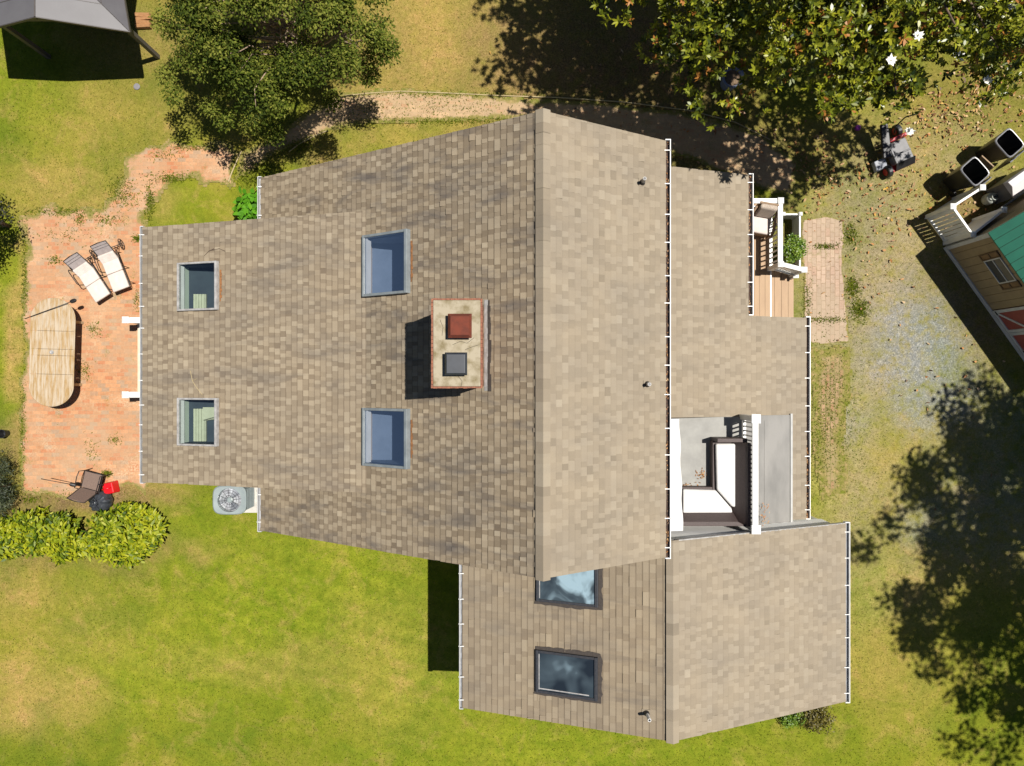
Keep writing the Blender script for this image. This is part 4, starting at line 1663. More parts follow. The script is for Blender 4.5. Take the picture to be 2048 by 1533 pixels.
mb.box((-hw * .70, hl * .65, .62), (hw * .70, hl * .68, .713))
mb.build('apron', TEAK, tb, local=True)
for sx in (-1, 1):
    for sy in (-1, 1):
        mb = MB()
        mb.box((sx * hw * .62 - .035, sy * hl * .6 - .035, 0), (sx * hw * .62 + .035, sy * hl * .6 + .035, .71))
        mb.build('leg', TEAK, tb, local=True, bevel=.006)
mb = MB()
mb.lathe([(.055, .74), (.055, .752), (.035, .754), (.03, .748)], (0, 0, .001), 20)
mb.build('umbrella_cap', ALU2, tb, local=True, smooth=True)


def torch(label, head, tail, zh, zt_):
    a, b_ = P(*head, zh), P(*tail, zt_)
    t = thing('garden_torch', label, 'garden torch', (b_.x, b_.y, 0))
    m_ = MB()
    m_.tube([b_, b_.lerp(a, .35) + Vector((0, 0, .01)), a], [.011, .010, .010], 6)
    m_.build('pole', BLACK_METAL, t, smooth=True)
    d = (a - b_).normalized()
    m_ = MB()
    m_.tube([a - d * .03, a, a + d * .05, a + d * .12, a + d * .15], [.014, .045, .055, .048, .02], 10)
    m_.build('lantern', BLACK_METAL, t, smooth=False)
    return t


torch('thin black garden torch lying across the oval teak table', (142, 604), (50, 638), .82, .765)
torch('thin black garden torch leaning on the brown sling chair', (141, 969), (82, 958), .62, .9)

# ================================================================ SLING CHAIR, RED CAN, BLACK BAG
sc_ = thing('sling_chair', 'black metal patio chair with brown sling near the hedge', 'chair', P(183, 965, .4) - Vector((0, 0, .4)), math.radians(75))
for s in (-1, 1):
    mb = MB()
    mb.tube([(.27, s * .28, .0), (.25, s * .28, .40), (.26, s * .29, .60), (.10, s * .30, .62), (-.20, s * .29, .60), (-.26, s * .27, .40), (-.28, s * .27, 0)], .012, 6)
    mb.build('armrest', BLACK_METAL, sc_, local=True, smooth=True)
mb = MB()
mb.tube([(.26, -.25, .40), (-.20, -.25, .37), (-.42, -.24, .92), (-.43, 0, .97), (-.42, .24, .92), (-.20, .25, .37), (.26, .25, .40)], .012, 6)
mb.tube([(.26, -.28, .40), (.26, .28, .40)], .012, 6)
mb.tube([(-.21, -.27, .38), (-.21, .27, .38)], .010, 6)
mb.tube([(.1, -.25, .385), (.1, .25, .385)], .008, 6)
mb.build('frame', BLACK_METAL, sc_, local=True, smooth=True)
mb = MB()
mb.hexa([(-.19, -.235, .372), (.25, -.235, .400), (.25, .235, .400), (-.19, .235, .372), (-.19, -.235, .380), (.25, -.235, .408), (.25, .235, .408), (-.19, .235, .380)])
mb.build('seat_sling', SLING, sc_, local=True)
mb = MB()
mb.hexa([(-.215, -.23, .40), (-.205, -.23, .40), (-.205, .23, .40), (-.215, .23, .40), (-.425, -.22, .92), (-.412, -.22, .92), (-.412, .22, .92), (-.425, .22, .92)])
mb.build('back_sling', SLING, sc_, local=True)

rc = P(216, 977, .3)
can = thing('fuel_can', 'bright red plastic can beside the brown sling chair', 'fuel can', (rc.x, rc.y, 0), math.radians(12))
mb = MB()
mb.hexa([(-.16, -.18, 0), (.15, -.17, 0), (.15, .16, 0), (-.16, .16, 0), (-.15, -.15, .30), (.13, -.16, .30), (.14, .14, .32), (-.13, .14, .32)])
mb.build('body', RED_PLASTIC, can, local=True, bevel=.035, seg=4)
mb = MB()
mb.tube([(-.12, -.02, .32), (-.10, 0, .40), (.06, .0, .41), (.10, 0, .33)], .016, 8)
mb.build('handle', RED_PLASTIC, can, local=True, smooth=True)
mb = MB()
mb.tube([(-.10, .11, .30), (-.14, .14, .38), (-.18, .16, .41)], [.03, .022, .014], 8)
mb.build('spout', BLACK_PLASTIC, can, local=True, smooth=True)

bg = P(202, 1003, .25)
bag = thing('rubbish_bag', 'shiny black plastic bag tied at the top, between chair and hedge', 'bag', (bg.x, bg.y, 0))
mb = MB()
nr, nz_ = 40, 16
vs_ = []
for i in range(nz_ + 1):
    t = i / nz_
    rad = .29 * math.sin(math.pi * min(.999, .12 + t * .80)) ** .6 if t < .9 else .08 + .12 * (t - .9)
    for j in range(nr):
        an = 2 * math.pi * j / nr
        f = 1 + .10 * math.sin(an * 7 + t * 2) * t + .09 * noise.noise(Vector((math.cos(an) * 2, math.sin(an) * 2, t * 3)))
        f2 = f + .14 * t * math.sin(an * 11)
        vs_.append((rad * f2 * math.cos(an) * .98, rad * f2 * math.sin(an), t * .52 + .02 * math.sin(an * 5)))
mb.v = vs_
for i in range(nz_):
    for j in range(nr):
        j2 = (j + 1) % nr
        mb.f.append((i * nr + j, i * nr + j2, (i + 1) * nr + j2, (i + 1) * nr + j))
mb.f.append(tuple(range(nr)))
mb.f.append(tuple(nz_ * nr + j for j in range(nr)))
mb.m = [0] * len(mb.f)
mb.t = [.5] * len(mb.f)
mb.build('bag_body', BAG, bag, local=True, smooth=True)
mb = MB()
for k in range(9):
    an = k * .7
    mb.face([(0, 0, .50), (.11 * math.cos(an), .11 * math.sin(an), .60 + .02 * (k % 3)), (.11 * math.cos(an + .5), .11 * math.sin(an + .5), .57)])
mb.build('tied_neck', BAG, bag, local=True)

pt = P(4, 868, .2)
pot = thing('small_bucket', 'small black bucket at the left edge of the lawn', 'bucket', (pt.x, pt.y, 0))
mb = MB()
mb.lathe([(.085, 0), (.11, .22), (.12, .22), (.12, .235), (.10, .235), (.08, .03)], (0, 0, 0), 20)
mb.build('bucket_body', BLACK_PLASTIC, pot, local=True, smooth=False)

dr = P(274, 174, 0)
mb = MB()
mb.lathe([(.09, 0), (.09, .02), (.07, .025), (.02, .026)], (dr.x, dr.y, 0), 10)
tag(mb.build('drain_cover', mat('drain_grey', (.2, .19, .2), None, 20, .8)), 'small grey drain cover set in the lawn below the gazebo', 'drain cover')

# ================================================================ AIR CONDITIONER
ac0 = P(458, 1001, .8)
ac = thing('air_conditioner', 'grey outdoor condenser unit with round fan grille on the lawn', 'air conditioner', (ac0.x, ac0.y, 0))
hx, hy, zt = .445, .385, .80


def superell(a, b_, n_=4.0, k=48):
    r_ = []
    for i in range(k):
        an = 2 * math.pi * i / k
        c_, s_ = math.cos(an), math.sin(an)
        f = (abs(c_) ** n_ + abs(s_) ** n_) ** (-1 / n_)
        r_.append((a * c_ * f, b_ * s_ * f))
    return r_


o_, i_ = superell(hx, hy), [(.315 * math.cos(2 * math.pi * k / 48), .315 * math.sin(2 * math.pi * k / 48)) for k in range(48)]
o2 = superell(hx * .93, hy * .93)
mb = MB()
for k in range(48):
    j = (k + 1) % 48
    mb.face([(*o_[k], zt - .10), (*o_[j], zt - .10), (*o_[j], zt - .03), (*o_[k], zt - .03)])
    mb.face([(*o_[k], zt - .03), (*o_[j], zt - .03), (*o2[j], zt), (*o2[k], zt)])
    mb.face([(*o2[k], zt), (*o2[j], zt), (*i_[j], zt - .012), (*i_[k], zt - .012)])
    mb.face([(*i_[k], zt - .012), (*i_[j], zt - .012), (i_[j][0] * .98, i_[j][1] * .98, zt - .17), (i_[k][0] * .98, i_[k][1] * .98, zt - .17)])
mb.face([(x * .98, y * .98, zt - .17) for x, y in i_], 1)
mb.build('top_cover', [GREY_METAL, mat('coil_sheen', (.50, .52, .55), (.25, .25, .27), 9, .3, .3)], ac, local=True)
mb = MB()
ob = superell(hx * .90, hy * .90)
for k in range(48):
    j = (k + 1) % 48
    mb.face([(*ob[k], .05), (*ob[j], .05), (*ob[j], zt - .10), (*ob[k], zt - .10)])
mb.face([(*p, .05) for p in ob])
mb.build('body', GREY_METAL, ac, local=True)
mb = MB()
for q in range(6):
    z0 = .10 + q * .1
    mb.box((hx * .9 - .004, -hy * .72, z0), (hx * .9 + .012, hy * .72, z0 + .075))
    mb.box((-hx * .72, hy * .9 - .004, z0), (hx * .72, hy * .9 + .012, z0 + .075))
mb.build('louvre', GREY_METAL, ac, local=True)
mb = MB()
for q in range(12):
    an = 2 * math.pi * q / 12 + .1
    mb.tube([(.06 * math.cos(an), .06 * math.sin(an), zt + .0), (.315 * math.cos(an), .315 * math.sin(an), zt - .012)], .003, 5)
for rr in (.12, .19, .26):
    mb.tube([(rr * math.cos(a * math.pi / 20), rr * math.sin(a * math.pi / 20), zt - .003) for a in range(40)], .003, 5, closed=True)
mb.build('fan_grille', BLACK_METAL, ac, local=True)
mb = MB()
mb.lathe([(.075, zt - .15), (.075, zt - .05), (.05, zt - .04)], (0, 0, 0), 20)
mb.build('fan_hub', GREY_METAL, ac, local=True)
BLADE = mat('fan_blade', (.55, .57, .60), (.4, .42, .45), 6, .3, .7)
for q in range(3):
    mb = MB()
    a0 = q * 2 * math.pi / 3 + .5
    pts_t = []
    for e in range(7):
        an = a0 + e * .17
        pts_t.append((.07 * math.cos(an), .07 * math.sin(an), .29 * math.cos(an), .29 * math.sin(an), zt - .13 + e * .012))
    for e in range(6):
        p, q2 = pts_t[e], pts_t[e + 1]
        mb.face([(p[0], p[1], p[4]), (p[2], p[3], p[4]), (q2[2], q2[3], q2[4]), (q2[0], q2[1], q2[4])])
    mb.build('fan_blade', BLADE, ac, local=True)
pa = P(525, 1026, .06)
mb = MB()
mb.box((ac0.x - .45, pa.y, .0), (pa.x + .1, ac0.y + .42, .05))
tag(mb.build('concrete_pad', mat('pad', (.5, .47, .42), (.4, .38, .34), 6, .9)), 'pale concrete slab under the grey condenser unit', 'slab')

# ================================================================ GAZEBO
gz = thing('gazebo', 'grey metal roofed gazebo on four posts at the corner of the lawn', 'gazebo', (-11.21, 10.45, 0))
gx0, gx1, gy0, gy1 = -13.05, -9.37, 8.61, 12.29
gcx, gcy = (gx0 + gx1) / 2, (gy0 + gy1) / 2
ze, zm = 2.10, 2.80
mb = MB()
cs = [(gx0, gy0), (gx1, gy0), (gx1, gy1), (gx0, gy1)]
ms = [(gcx, gy0), (gx1, gcy), (gcx, gy1), (gx0, gcy)]
for th_, mi in ((0, 0), (-.03, 1)):
    for k in range(4):
        c_ = (*cs[k], ze + th_)
        c2 = (*cs[(k + 1) % 4], ze + th_)
        mm = (*ms[k], zm + th_)
        ct = (gcx, gcy, zm + th_)
        mb.face([c_, mm, ct], mi)
        mb.face([mm, c2, ct], mi)
mb.build('roof', [GAZEBO, GAZEBO_FRAME], gz)
mb = MB()
for k in range(4):
    c_ = Vector((*cs[k], ze + .0))
    c2 = Vector((*cs[(k + 1) % 4], ze + .0))
    mm = Vector((*ms[k], zm + .0))
    mb.bar(c_ + Vector((0, 0, -.045)), mm + Vector((0, 0, -.045)), .03, .07)
    mb.bar(mm + Vector((0, 0, -.045)), c2 + Vector((0, 0, -.045)), .03, .07)
mb.build('eave_beam', GAZEBO_FRAME, gz)
mb = MB()
ct = Vector((gcx, gcy, zm))
for k in range(4):
    mm = Vector((*ms[k], zm))
    mb.bar(mm + Vector((0, 0, .002)), ct + Vector((0, 0, .002)), .03, .014)
    for kk, t in ((k, .30), ((k + 1) % 4, .30)):
        c_ = Vector((*cs[kk], ze))
        mb.bar(mm.lerp(ct, t) + Vector((0, 0, .003)), c_.lerp(ct, t) + Vector((0, 0, .003)), .014, .010)
        mb.bar(c_ + Vector((0, 0, .004)), ct + Vector((0, 0, .004)), .014, .008)
mb.build('roof_seam', GAZEBO_FRAME, gz)
for sx, sy in ((gx0 + .35, gy0 + .33), (gx1 - .34, gy0 + .33), (gx1 - .34, gy1 - .33), (gx0 + .35, gy1 - .33)):
    mb = MB()
    mb.box((sx - .055, sy - .055, 0), (sx + .055, sy + .055, 2.12))
    mb.build('post', GAZEBO_FRAME, gz, bevel=.004)
for (x0, y0, x1, y1) in ((gx0 + .42, gy0 + .29, gx1 - .41, gy0 + .37), (gx0 + .42, gy1 - .37, gx1 - .41, gy1 - .29)):
    mb = MB()
    mb.box((x0, y0, 2.0), (x1, y1, 2.1))
    mb.build('cross_beam', GAZEBO_FRAME, gz)
sf = thing('garden_bench', 'dark blue cushioned bench in the shade of the gazebo', 'bench', (-11.35, 10.15, 0))
mb = MB()
mb.box((-.75, -.3, .28), (.75, .3, .34))
for sx in (-.7, .7):
    for sy in (-.26, .26):
        mb.box((sx - .03, sy - .03, 0), (sx + .03, sy + .03, .279))
mb.build('frame', BLACK_METAL, sf, local=True)
mb = MB()
mb.box((-.74, -.29, .341), (.74, .22, .45))
mb.build('seat_cushion', BLUE_CUSHION, sf, local=True, bevel=.03)
mb = MB()
mb.hexa([(-.74, .2, .45), (.74, .2, .45), (.74, .3, .45), (-.74, .3, .45), (-.74, .28, .88), (.74, .28, .88), (.74, .36, .88), (-.74, .36, .88)])
mb.build('backrest', BLUE_CUSHION, sf, local=True, bevel=.03)

# firewood
logs = [(281, 26, 0, .10, 'top log of the firewood stack, roundish and pale'), (283, 33, 6, .10, 'bright split log in the middle of the firewood stack'),
        (282, 41, -4, .09, 'long split log below the middle of the firewood stack'), (282, 48, 2, .09, 'reddish split log at the near end of the firewood stack')]
for x_, y_, an, r_, lab in logs:
    p = P(x_, y_, .2)
    mb = MB()
    d = Vector((math.cos(math.radians(an)), math.sin(math.radians(an)), 0))
    n_ = Vector((-d.y, d.x, 0))
    L_ = .20
    prof = [(-.055, .0), (.05, .0), (.06, .08), (.0, .13), (-.05, .10)]
    for e0, e1 in ((-L_, L_),):
        a_ = [p + d * e0 + n_ * q[0] + Vector((0, 0, q[1] + random.uniform(-.01, .01))) for q in prof]
        b_ = [p + d * e1 + n_ * q[0] * random.uniform(.85, 1.1) + Vector((0, 0, q[1])) for q in prof]
        a_ = [Vector((q.x, q.y, max(0.0, q.z - .2 + .02))) for q in a_]
        b_ = [Vector((q.x, q.y, max(0.0, q.z - .2 + .02))) for q in b_]
        for i in range(5):
            j = (i + 1) % 5
            mb.face([a_[i], a_[j], b_[j], b_[i]])
        mb.face(a_[::-1])
        mb.face(b_)
    tag(mb.build('firewood_log', WOODLOG), lab, 'firewood', 'split logs stacked by the gazebo')

# ================================================================ SHED
D1, D2 = Vector((.580, -.8146, 0)), Vector((.8146, .580, 0))
O = P(1889, 497, 0)
sh = thing('garden_shed', 'tan board shed with green metal roof and red barn doors', 'shed', (O.x, O.y, 0))


def Q(a, b_, z=0.0):
    return O + D1 * a + D2 * b_ + Vector((0, 0, z))


def sbox(mb_, a0, a1, b0, b1, z0, z1, m=0):
    mb_.hexa([Q(a0, b0, z0), Q(a1, b0, z0), Q(a1, b1, z0), Q(a0, b1, z0), Q(a0, b0, z1), Q(a1, b0, z1), Q(a1, b1, z1), Q(a0, b1, z1)], m)


LA, LB, EZ, RZS = 4.6, 3.0, 1.93, 2.75
mb = MB()
sbox(mb, .02, LA - .02, .02, LB - .02, 0, EZ, 1)
a = 0.0
while a < 2.10:
    a1 = min(a + .235, 2.10)
    sbox(mb, a + .004, a1 - .006, .0, .019, .14, EZ)
    a = a1
b_ = 0.02
while b_ < LB:
    b1 = min(b_ + .235, LB)
    mid = (b_ + b1) / 2
    zt_ = EZ + (RZS - EZ) * (1 - abs(mid - LB / 2) / (LB / 2))
    sbox(mb, 0, .019, b_ + .003, b1 - .003, .14, max(EZ, zt_ - .1))
    b_ = b1
mb.face([Q(.019, .02, EZ), Q(.019, LB - .02, EZ), Q(.019, LB / 2, RZS - .03)], 1)
mb.face([Q(LA - .02, .02, EZ), Q(LA - .02, LB - .02, EZ), Q(LA - .02, LB / 2, RZS - .03)], 1)
mb.build('wall', [SHED_TAN, SHED_DARK], sh)
mb = MB()
sbox(mb, -.03, LA, -.03, -.001, .0, .14)
sbox(mb, -.03, -.001, .0, LB, .0, .14)
sbox(mb, -.022, .07, -.024, -.002, .141, EZ - .02)
sbox(mb, -.024, -.002, -.001, .08, .141, EZ - .02)
mb.build('trim', SHED_TRIM, sh)
mb = MB()
ov = .07
for sgn in (0, 1):
    def rp(a, t, dz):
        bb = (-ov + (LB / 2 + ov) * t) if sgn == 0 else (LB + ov - (LB / 2 + ov) * t)
        return Q(a, bb, EZ - .02 + (RZS - EZ + .02) * t + dz)
    mb.hexa([rp(-ov, 0, 0), rp(LA + ov, 0, 0), rp(LA + ov, 1, 0), rp(-ov, 1, 0), rp(-ov, 0, .03), rp(LA + ov, 0, .03), rp(LA + ov, 1, .03), rp(-ov, 1, .03)])
    a = .17
    while a < LA:
        mb.hexa([rp(a - .009, 0, .031), rp(a + .009, 0, .031), rp(a + .009, 1, .031), rp(a - .009, 1, .031), rp(a - .006, 0, .052), rp(a + .006, 0, .052), rp(a + .006, 1, .052), rp(a - .006, 1, .052)], 1)
        a += .235
roof_s = mb.build('roof', [SHED_GREEN, mat('rib_green', (.006, .07, .04), None, 4, .5)], sh)
mb = MB()
for sgn in (0, 1):
    def rp2(t, dz, aa):
        bb = (-ov + (LB / 2 + ov) * t) if sgn == 0 else (LB + ov - (LB / 2 + ov) * t)
        return Q(aa, bb, EZ - .02 + (RZS - EZ + .02) * t + dz)
    mb.hexa([rp2(0, -.11, -ov + .003), rp2(0, -.11, -ov + .028), rp2(1, -.11, -ov + .028), rp2(1, -.11, -ov + .003), rp2(0, -.002, -ov + .003), rp2(0, -.002, -ov + .028), rp2(1, -.002, -ov + .028), rp2(1, -.002, -ov + .003)])
mb.build('rake_board', SHED_TRIM, sh)
# window and shutters
wa0, wa1, wz0, wz1 = .68, 1.34, 1.10, 1.66
mb = MB()
for (a0, a1, z0, z1) in ((wa0 - .03, wa1 + .03, wz0 - .03, wz0), (wa0 - .03, wa1 + .03, wz1, wz1 + .03), (wa0 - .03, wa0, wz0, wz1), (wa1, wa1 + .03, wz0, wz1), (wa0, wa1, (wz0 + wz1) / 2 - .012, (wz0 + wz1) / 2 + .012)):
    sbox(mb, a0, a1, -.03, -.002, z0, z1)
win = mb.build('window', SHED_TRIM, sh)
mb = MB()
sbox(mb, wa0, wa1, -.008, -.003, wz0, (wz0 + wz1) / 2 - .012, 0)
mb.build('pane', BLACK_FRAME, win)
mb = MB()
sbox(mb, wa0, wa1, -.010, -.003, (wz0 + wz1) / 2 + .012, wz1)
tag(mb.build('pane', mat('insect_screen', (.16, .14, .11), None, 8, .7), win), 'screened upper pane')
for a0, a1 in ((wa0 - .22, wa0 - .035), (wa1 + .035, wa1 + .22)):
    mb = MB()
    sbox(mb, a0, a1, -.018, -.002, wz0 - .06, wz1 + .06)
    for z0, z1 in ((wz0 - .06, wz0 - .02), (1.36, 1.40), (wz1 + .02, wz1 + .06)):
        sbox(mb, a0 + .002, a1 - .002, -.032, -.0185, z0, z1, 1)
    sbox(mb, a0 - .002, a0 + .03, -.033, -.0185, wz0 - .06, wz1 + .06, 1)
    sbox(mb, a1 - .03, a1 + .002, -.033, -.0185, wz0 - .06, wz1 + .06, 1)
    mb.build('shutter', [SHED_BROWN, mat('shutter_frame', (.12, .07, .035), None, 9, .7)], sh)
# barn doors
for k in range(3):
    a0 = 2.115 + k * .74
    a1 = a0 + .73
    mb = MB()
    sbox(mb, a0, a1, -.012, -.001, .16, 1.80)
    dr_ = mb.build('barn_door', SHED_RED, sh)
    mb = MB()
    f = .085
    for (x0, x1, z0, z1) in ((a0, a1, .16, .16 + f), (a0, a1, 1.80 - f, 1.80), (a0, a0 + f, .16 + f, 1.80 - f), (a1 - f, a1, .16 + f, 1.80 - f)):
        sbox(mb, x0, x1, -.034, -.0125, z0, z1)
    mb.build('door_frame', SHED_TRIM, dr_)
    mb = MB()
    zmid = .98
    for (xa, za_, xb, zb_) in ((a0 + f, .26, a1 - f, zmid), (a0 + f, 1.70, a1 - f, zmid)) if k % 2 == 0 else ((a1 - f, .26, a0 + f, zmid), (a1 - f, 1.70, a0 + f, zmid)):
        p0, p1 = Q(xa, -.024, za_), Q(xb, -.024, zb_)
        mb.bar(p0, p1, .018, .06, up=(D1.x * .0 + 0, 0, 1))
    mb.build('door_brace', SHED_TRIM, dr_)
    mb = MB()
    for zz in (.26, 1.68):
        hx_ = a0 + .02 if k % 2 == 0 else a1 - .14
        sbox(mb, hx_, hx_ + .12, -.042, -.0345, zz - .02, zz + .02)
    mb.build('hinge', BLACK_METAL, dr_)

# ---- trash corral fence
fc = thing('picket_fence', 'short white louvred fence enclosing the corner beside the shed', 'fence', P(1895, 470, 0))
FZ = 1.22
f1, f2, f3, f4 = P(1907, 413, FZ), P(1947, 469, FZ), P(1966, 375, FZ), P(2009, 420, FZ)


def panel(p, q, slats):
    m_ = MB()
    d = (q - p).normalized()
    n_ = Vector((-d.y, d.x, 0))
    p2, q2 = p + d * .055, q - d * .055

    def wbox(t0, t1, z0, z1, th=.018):
        a_, b__ = p2.lerp(q2, t0), p2.lerp(q2, t1)
        m_.hexa([Vector((*(a_ - n_ * th)[:2], z0)), Vector((*(b__ - n_ * th)[:2], z0)), Vector((*(b__ + n_ * th)[:2], z0)), Vector((*(a_ + n_ * th)[:2], z0)),
                 Vector((*(a_ - n_ * th)[:2], z1)), Vector((*(b__ - n_ * th)[:2], z1)), Vector((*(b__ + n_ * th)[:2], z1)), Vector((*(a_ + n_ * th)[:2], z1))])
    wbox(0, 1, FZ - .09, FZ - .03, .028)
    wbox(0, 1, .05, .12, .028)
    L_ = (q2 - p2).length
    if slats:
        k_ = 7
        for i in range(k_):
            wbox((i + .0) / k_, (i + .80) / k_, .121, FZ - .091, .012)
    else:
        k_ = max(4, int(L_ / .13))
        for i in range(k_):
            wbox(i / k_ + .004, (i + 1) / k_ - .004, .121, FZ - .091, .012)
    return m_.build('panel', WHITE if slats else SIDING, fc)


panel(f1, f2, True)
panel(f1, f3, False)
panel(f2, f4, False)
for p in (f1, f2, f3, f4):
    post(p.x, p.y, 0, FZ, fc, .05, .075)


# ---- wheelie bins
def make_bin(label, ctr, rz):
    t = thing('wheelie_bin', label, 'bin', (ctr.x, ctr.y, 0), rz, 'black bins beside the shed')
    zt_ = 1.04
    hx_, hy_ = .32, .275
    o_ = superell(hx_, hy_, 7, 32)
    m_ = MB()
    lv = [(.70, .06), (.72, .10), (.95, .86), (.97, .90)]
    for (f0, z0), (f1_, z1) in zip(lv, lv[1:]):
        for k in range(32):
            j = (k + 1) % 32
            m_.face([(o_[k][0] * f0, o_[k][1] * f0, z0), (o_[j][0] * f0, o_[j][1] * f0, z0), (o_[j][0] * f1_, o_[j][1] * f1_, z1), (o_[k][0] * f1_, o_[k][1] * f1_, z1)])
    m_.face([(x * .7, y * .7, .06) for x, y in o_])
    for k in range(32):
        j = (k + 1) % 32
        m_.face([(o_[k][0] * .97, o_[k][1] * .97, .90), (o_[j][0] * .97, o_[j][1] * .97, .90), (o_[j][0], o_[j][1], zt_ - .05), (o_[k][0], o_[k][1], zt_ - .05)])
        m_.face([(o_[k][0] * .90, o_[k][1] * .90, zt_ - .001), (o_[j][0] * .90, o_[j][1] * .90, zt_ - .001), (o_[j][0] * .66, o_[j][1] * .66, .09), (o_[k][0] * .66, o_[k][1] * .66, .09)])
    m_.face([(x * .66, y * .66, .09) for x, y in o_])
    m_.build('bin_body', BLACK_PLASTIC, t, local=True, smooth=False)
    m_ = MB()
    for k in range(32):
        j = (k + 1) % 32
        m_.face([(o_[k][0] * 1.0, o_[k][1] * 1.0, zt_ - .05), (o_[j][0], o_[j][1], zt_ - .05), (o_[j][0] * 1.02, o_[j][1] * 1.02, zt_ - .015), (o_[k][0] * 1.02, o_[k][1] * 1.02, zt_ - .015)])
        m_.face([(o_[k][0] * 1.02, o_[k][1] * 1.02, zt_ - .015), (o_[j][0] * 1.02, o_[j][1] * 1.02, zt_ - .015), (o_[j][0] * .97, o_[j][1] * .97, zt_), (o_[k][0] * .97, o_[k][1] * .97, zt_)])
        m_.face([(o_[k][0] * .97, o_[k][1] * .97, zt_), (o_[j][0] * .97, o_[j][1] * .97, zt_), (o_[j][0] * .90, o_[j][1] * .90, zt_ - .003), (o_[k][0] * .90, o_[k][1] * .90, zt_ - .003)])
    m_.build('rim', mat('bin_rim', (.16, .16, .17), (.10, .10, .11), 6, .35), t, local=True)
    m_ = MB()
    m_.tube([(.36, -.22, zt_ - .06), (.38, -.2, zt_ - .03), (.38, .2, zt_ - .03), (.36, .22, zt_ - .06)], .016, 8)
    m_.build('handle', BLACK_PLASTIC, t, local=True, smooth=True)
    m_ = MB()
    m_.hexa([(.44, -.26, .25), (.47, -.26, .25), (.47, .26, .25), (.44, .26, .25), (.39, -.27, zt_ - .08), (.42, -.27, zt_ - .08), (.42, .27, zt_ - .08), (.39, .27, zt_ - .08)])
    for q in range(4):
        y_ = -.19 + q * .125
        m_.hexa([(.471, y_ - .02, .28), (.485, y_ - .02, .28), (.485, y_ + .02, .28), (.471, y_ + .02, .28), (.421, y_ - .02, .92), (.435, y_ - .02, .92), (.435, y_ + .02, .92), (.421, y_ + .02, .92)])
    m_.build('lid', BLACK_PLASTIC, t, local=True)
    for s in (-1, 1):
        m_ = MB()
        m_.tube([(.25, s * .21, .11), (.25, s * .26, .11)], .11, 16)
        m_.build('wheel', BLACK_PLASTIC, t, local=True)
    return t


ang = math.atan2(-.75, .66)
make_bin('open black bin nearer the white fence', P(1951, 343, 1.04) - Vector((0, 0, 1.04)), ang)
b2 = copy_tree(bpy.data.objects['wheelie_bin'])
b2.location = P(2020, 286, 1.04) - Vector((0, 0, 1.04))
b2.rotation_euler = (0, 0, ang)
b2['label'] = 'open black bin at the right edge of the photo, farther from the fence'

# ---- gas grill and propane tank
gp = P(2040, 366, .9)
gg = thing('gas_grill', 'grey gas grill with a white folded side, standing beside the shed wall', 'grill', (gp.x, gp.y, 0), math.atan2(D2.y, D2.x))
mb = MB()
mb.hexa([(-.30, -.24, .1), (.55, -.24, .1), (.55, .22, .1), (-.30, .22, .1), (-.30, -.24, .80), (.55, -.24, .80), (.55, .22, .80), (-.30, .22, .80)])
mb.build('cabinet', mat('grill_grey', (.13, .13, .14), (.1, .1, .11), 6, .4), gg, local=True, bevel=.01)
mb = MB()
mb.hexa([(-.31, -.25, .801), (.56, -.25, .801), (.56, .23, .801), (-.31, .23, .801), (-.28, .05, .98), (.53, .05, .98), (.53, .20, .95), (-.28, .20, .95)])
mb.build('hood', mat('grill_white', (.60, .57, .57), (.52, .49, .49), 5, .5), gg, local=True, bevel=.01)
tkp = P(1990, 394, .42)
tk = thing('propane_tank', 'off white propane tank beside the grey grill', 'gas tank', (tkp.x, tkp.y, 0))
mb = MB()
mb.lathe([(.10, .0), (.11, .03), (.145, .07), (.155, .12), (.155, .27), (.14, .33), (.09, .37), (.04, .38)], (0, 0, 0), 24)
mb.build('tank_body', PROPANE, tk, local=True, smooth=True)
mb = MB()
mb.tube([(.085 * math.cos(a * .3), .085 * math.sin(a * .3), .44) for a in range(3, 20)], .010, 6)
for a in (4, 11, 18):
    mb.tube([(.085 * math.cos(a * .3), .085 * math.sin(a * .3), .36), (.085 * math.cos(a * .3), .085 * math.sin(a * .3), .44)], .010, 6)
mb.build('collar', PROPANE, tk, local=True)
mb = MB()
mb.tube([(0, 0, .37), (0, 0, .43)], .02, 8)
mb.tube([(-.03, 0, .41), (.04, 0, .42)], .012, 8)
mb.build('valve', BLACK_METAL, tk, local=True)

bo = P(1979, 330, .8)
box_ = thing('cardboard_box', 'flattened tan cardboard leaning between the two black bins', 'cardboard', (bo.x, bo.y, 0))
mb = MB()
pA, pB = P(1968, 318, .85), P(1992, 340, .95)
mb.bar(pA - Vector((0, 0, .4)), pB - Vector((0, 0, .4)), .03, .85)
mb.build('cardboard_sheet', mat('cardboard', (.36, .26, .17), (.3, .21, .13), 8, .9), box_)

# ================================================================ GARDEN MACHINE
gm0 = P(1786, 300, .3)
gm = thing('lawn_mower', 'red and black garden machine with a grey tray, under the flowering tree', 'lawn mower', (gm0.x, gm0.y, 0), math.radians(24))
RED = mat('machine_red', (.42, .015, .02), (.34, .012, .018), 8, .4)
DGREY = mat('machine_grey', (.17, .165, .17), (.12, .12, .125), 10, .55)
mb = MB()
gm.scale = (1.3, 1.3, 1.3)
mb.box((-.10, -.30, .12), (.36, .14, .20))
mb.box((-.10, -.30, .2005), (-.06, .14, .32))
mb.box((-.0595, -.14, .2005), (.33, -.11, .27))
mb.build('tray', DGREY, gm, local=True, bevel=.01)
mb = MB()
mb.hexa([(-.05, -.42, .10), (.38, -.42, .10), (.38, -.305, .20), (-.05, -.305, .20), (-.05, -.43, .12), (.38, -.43, .12), (.38, -.30, .24), (-.05, -.30, .24)])
mb.build('flap', BLACK_PLASTIC, gm, local=True)
mb = MB()
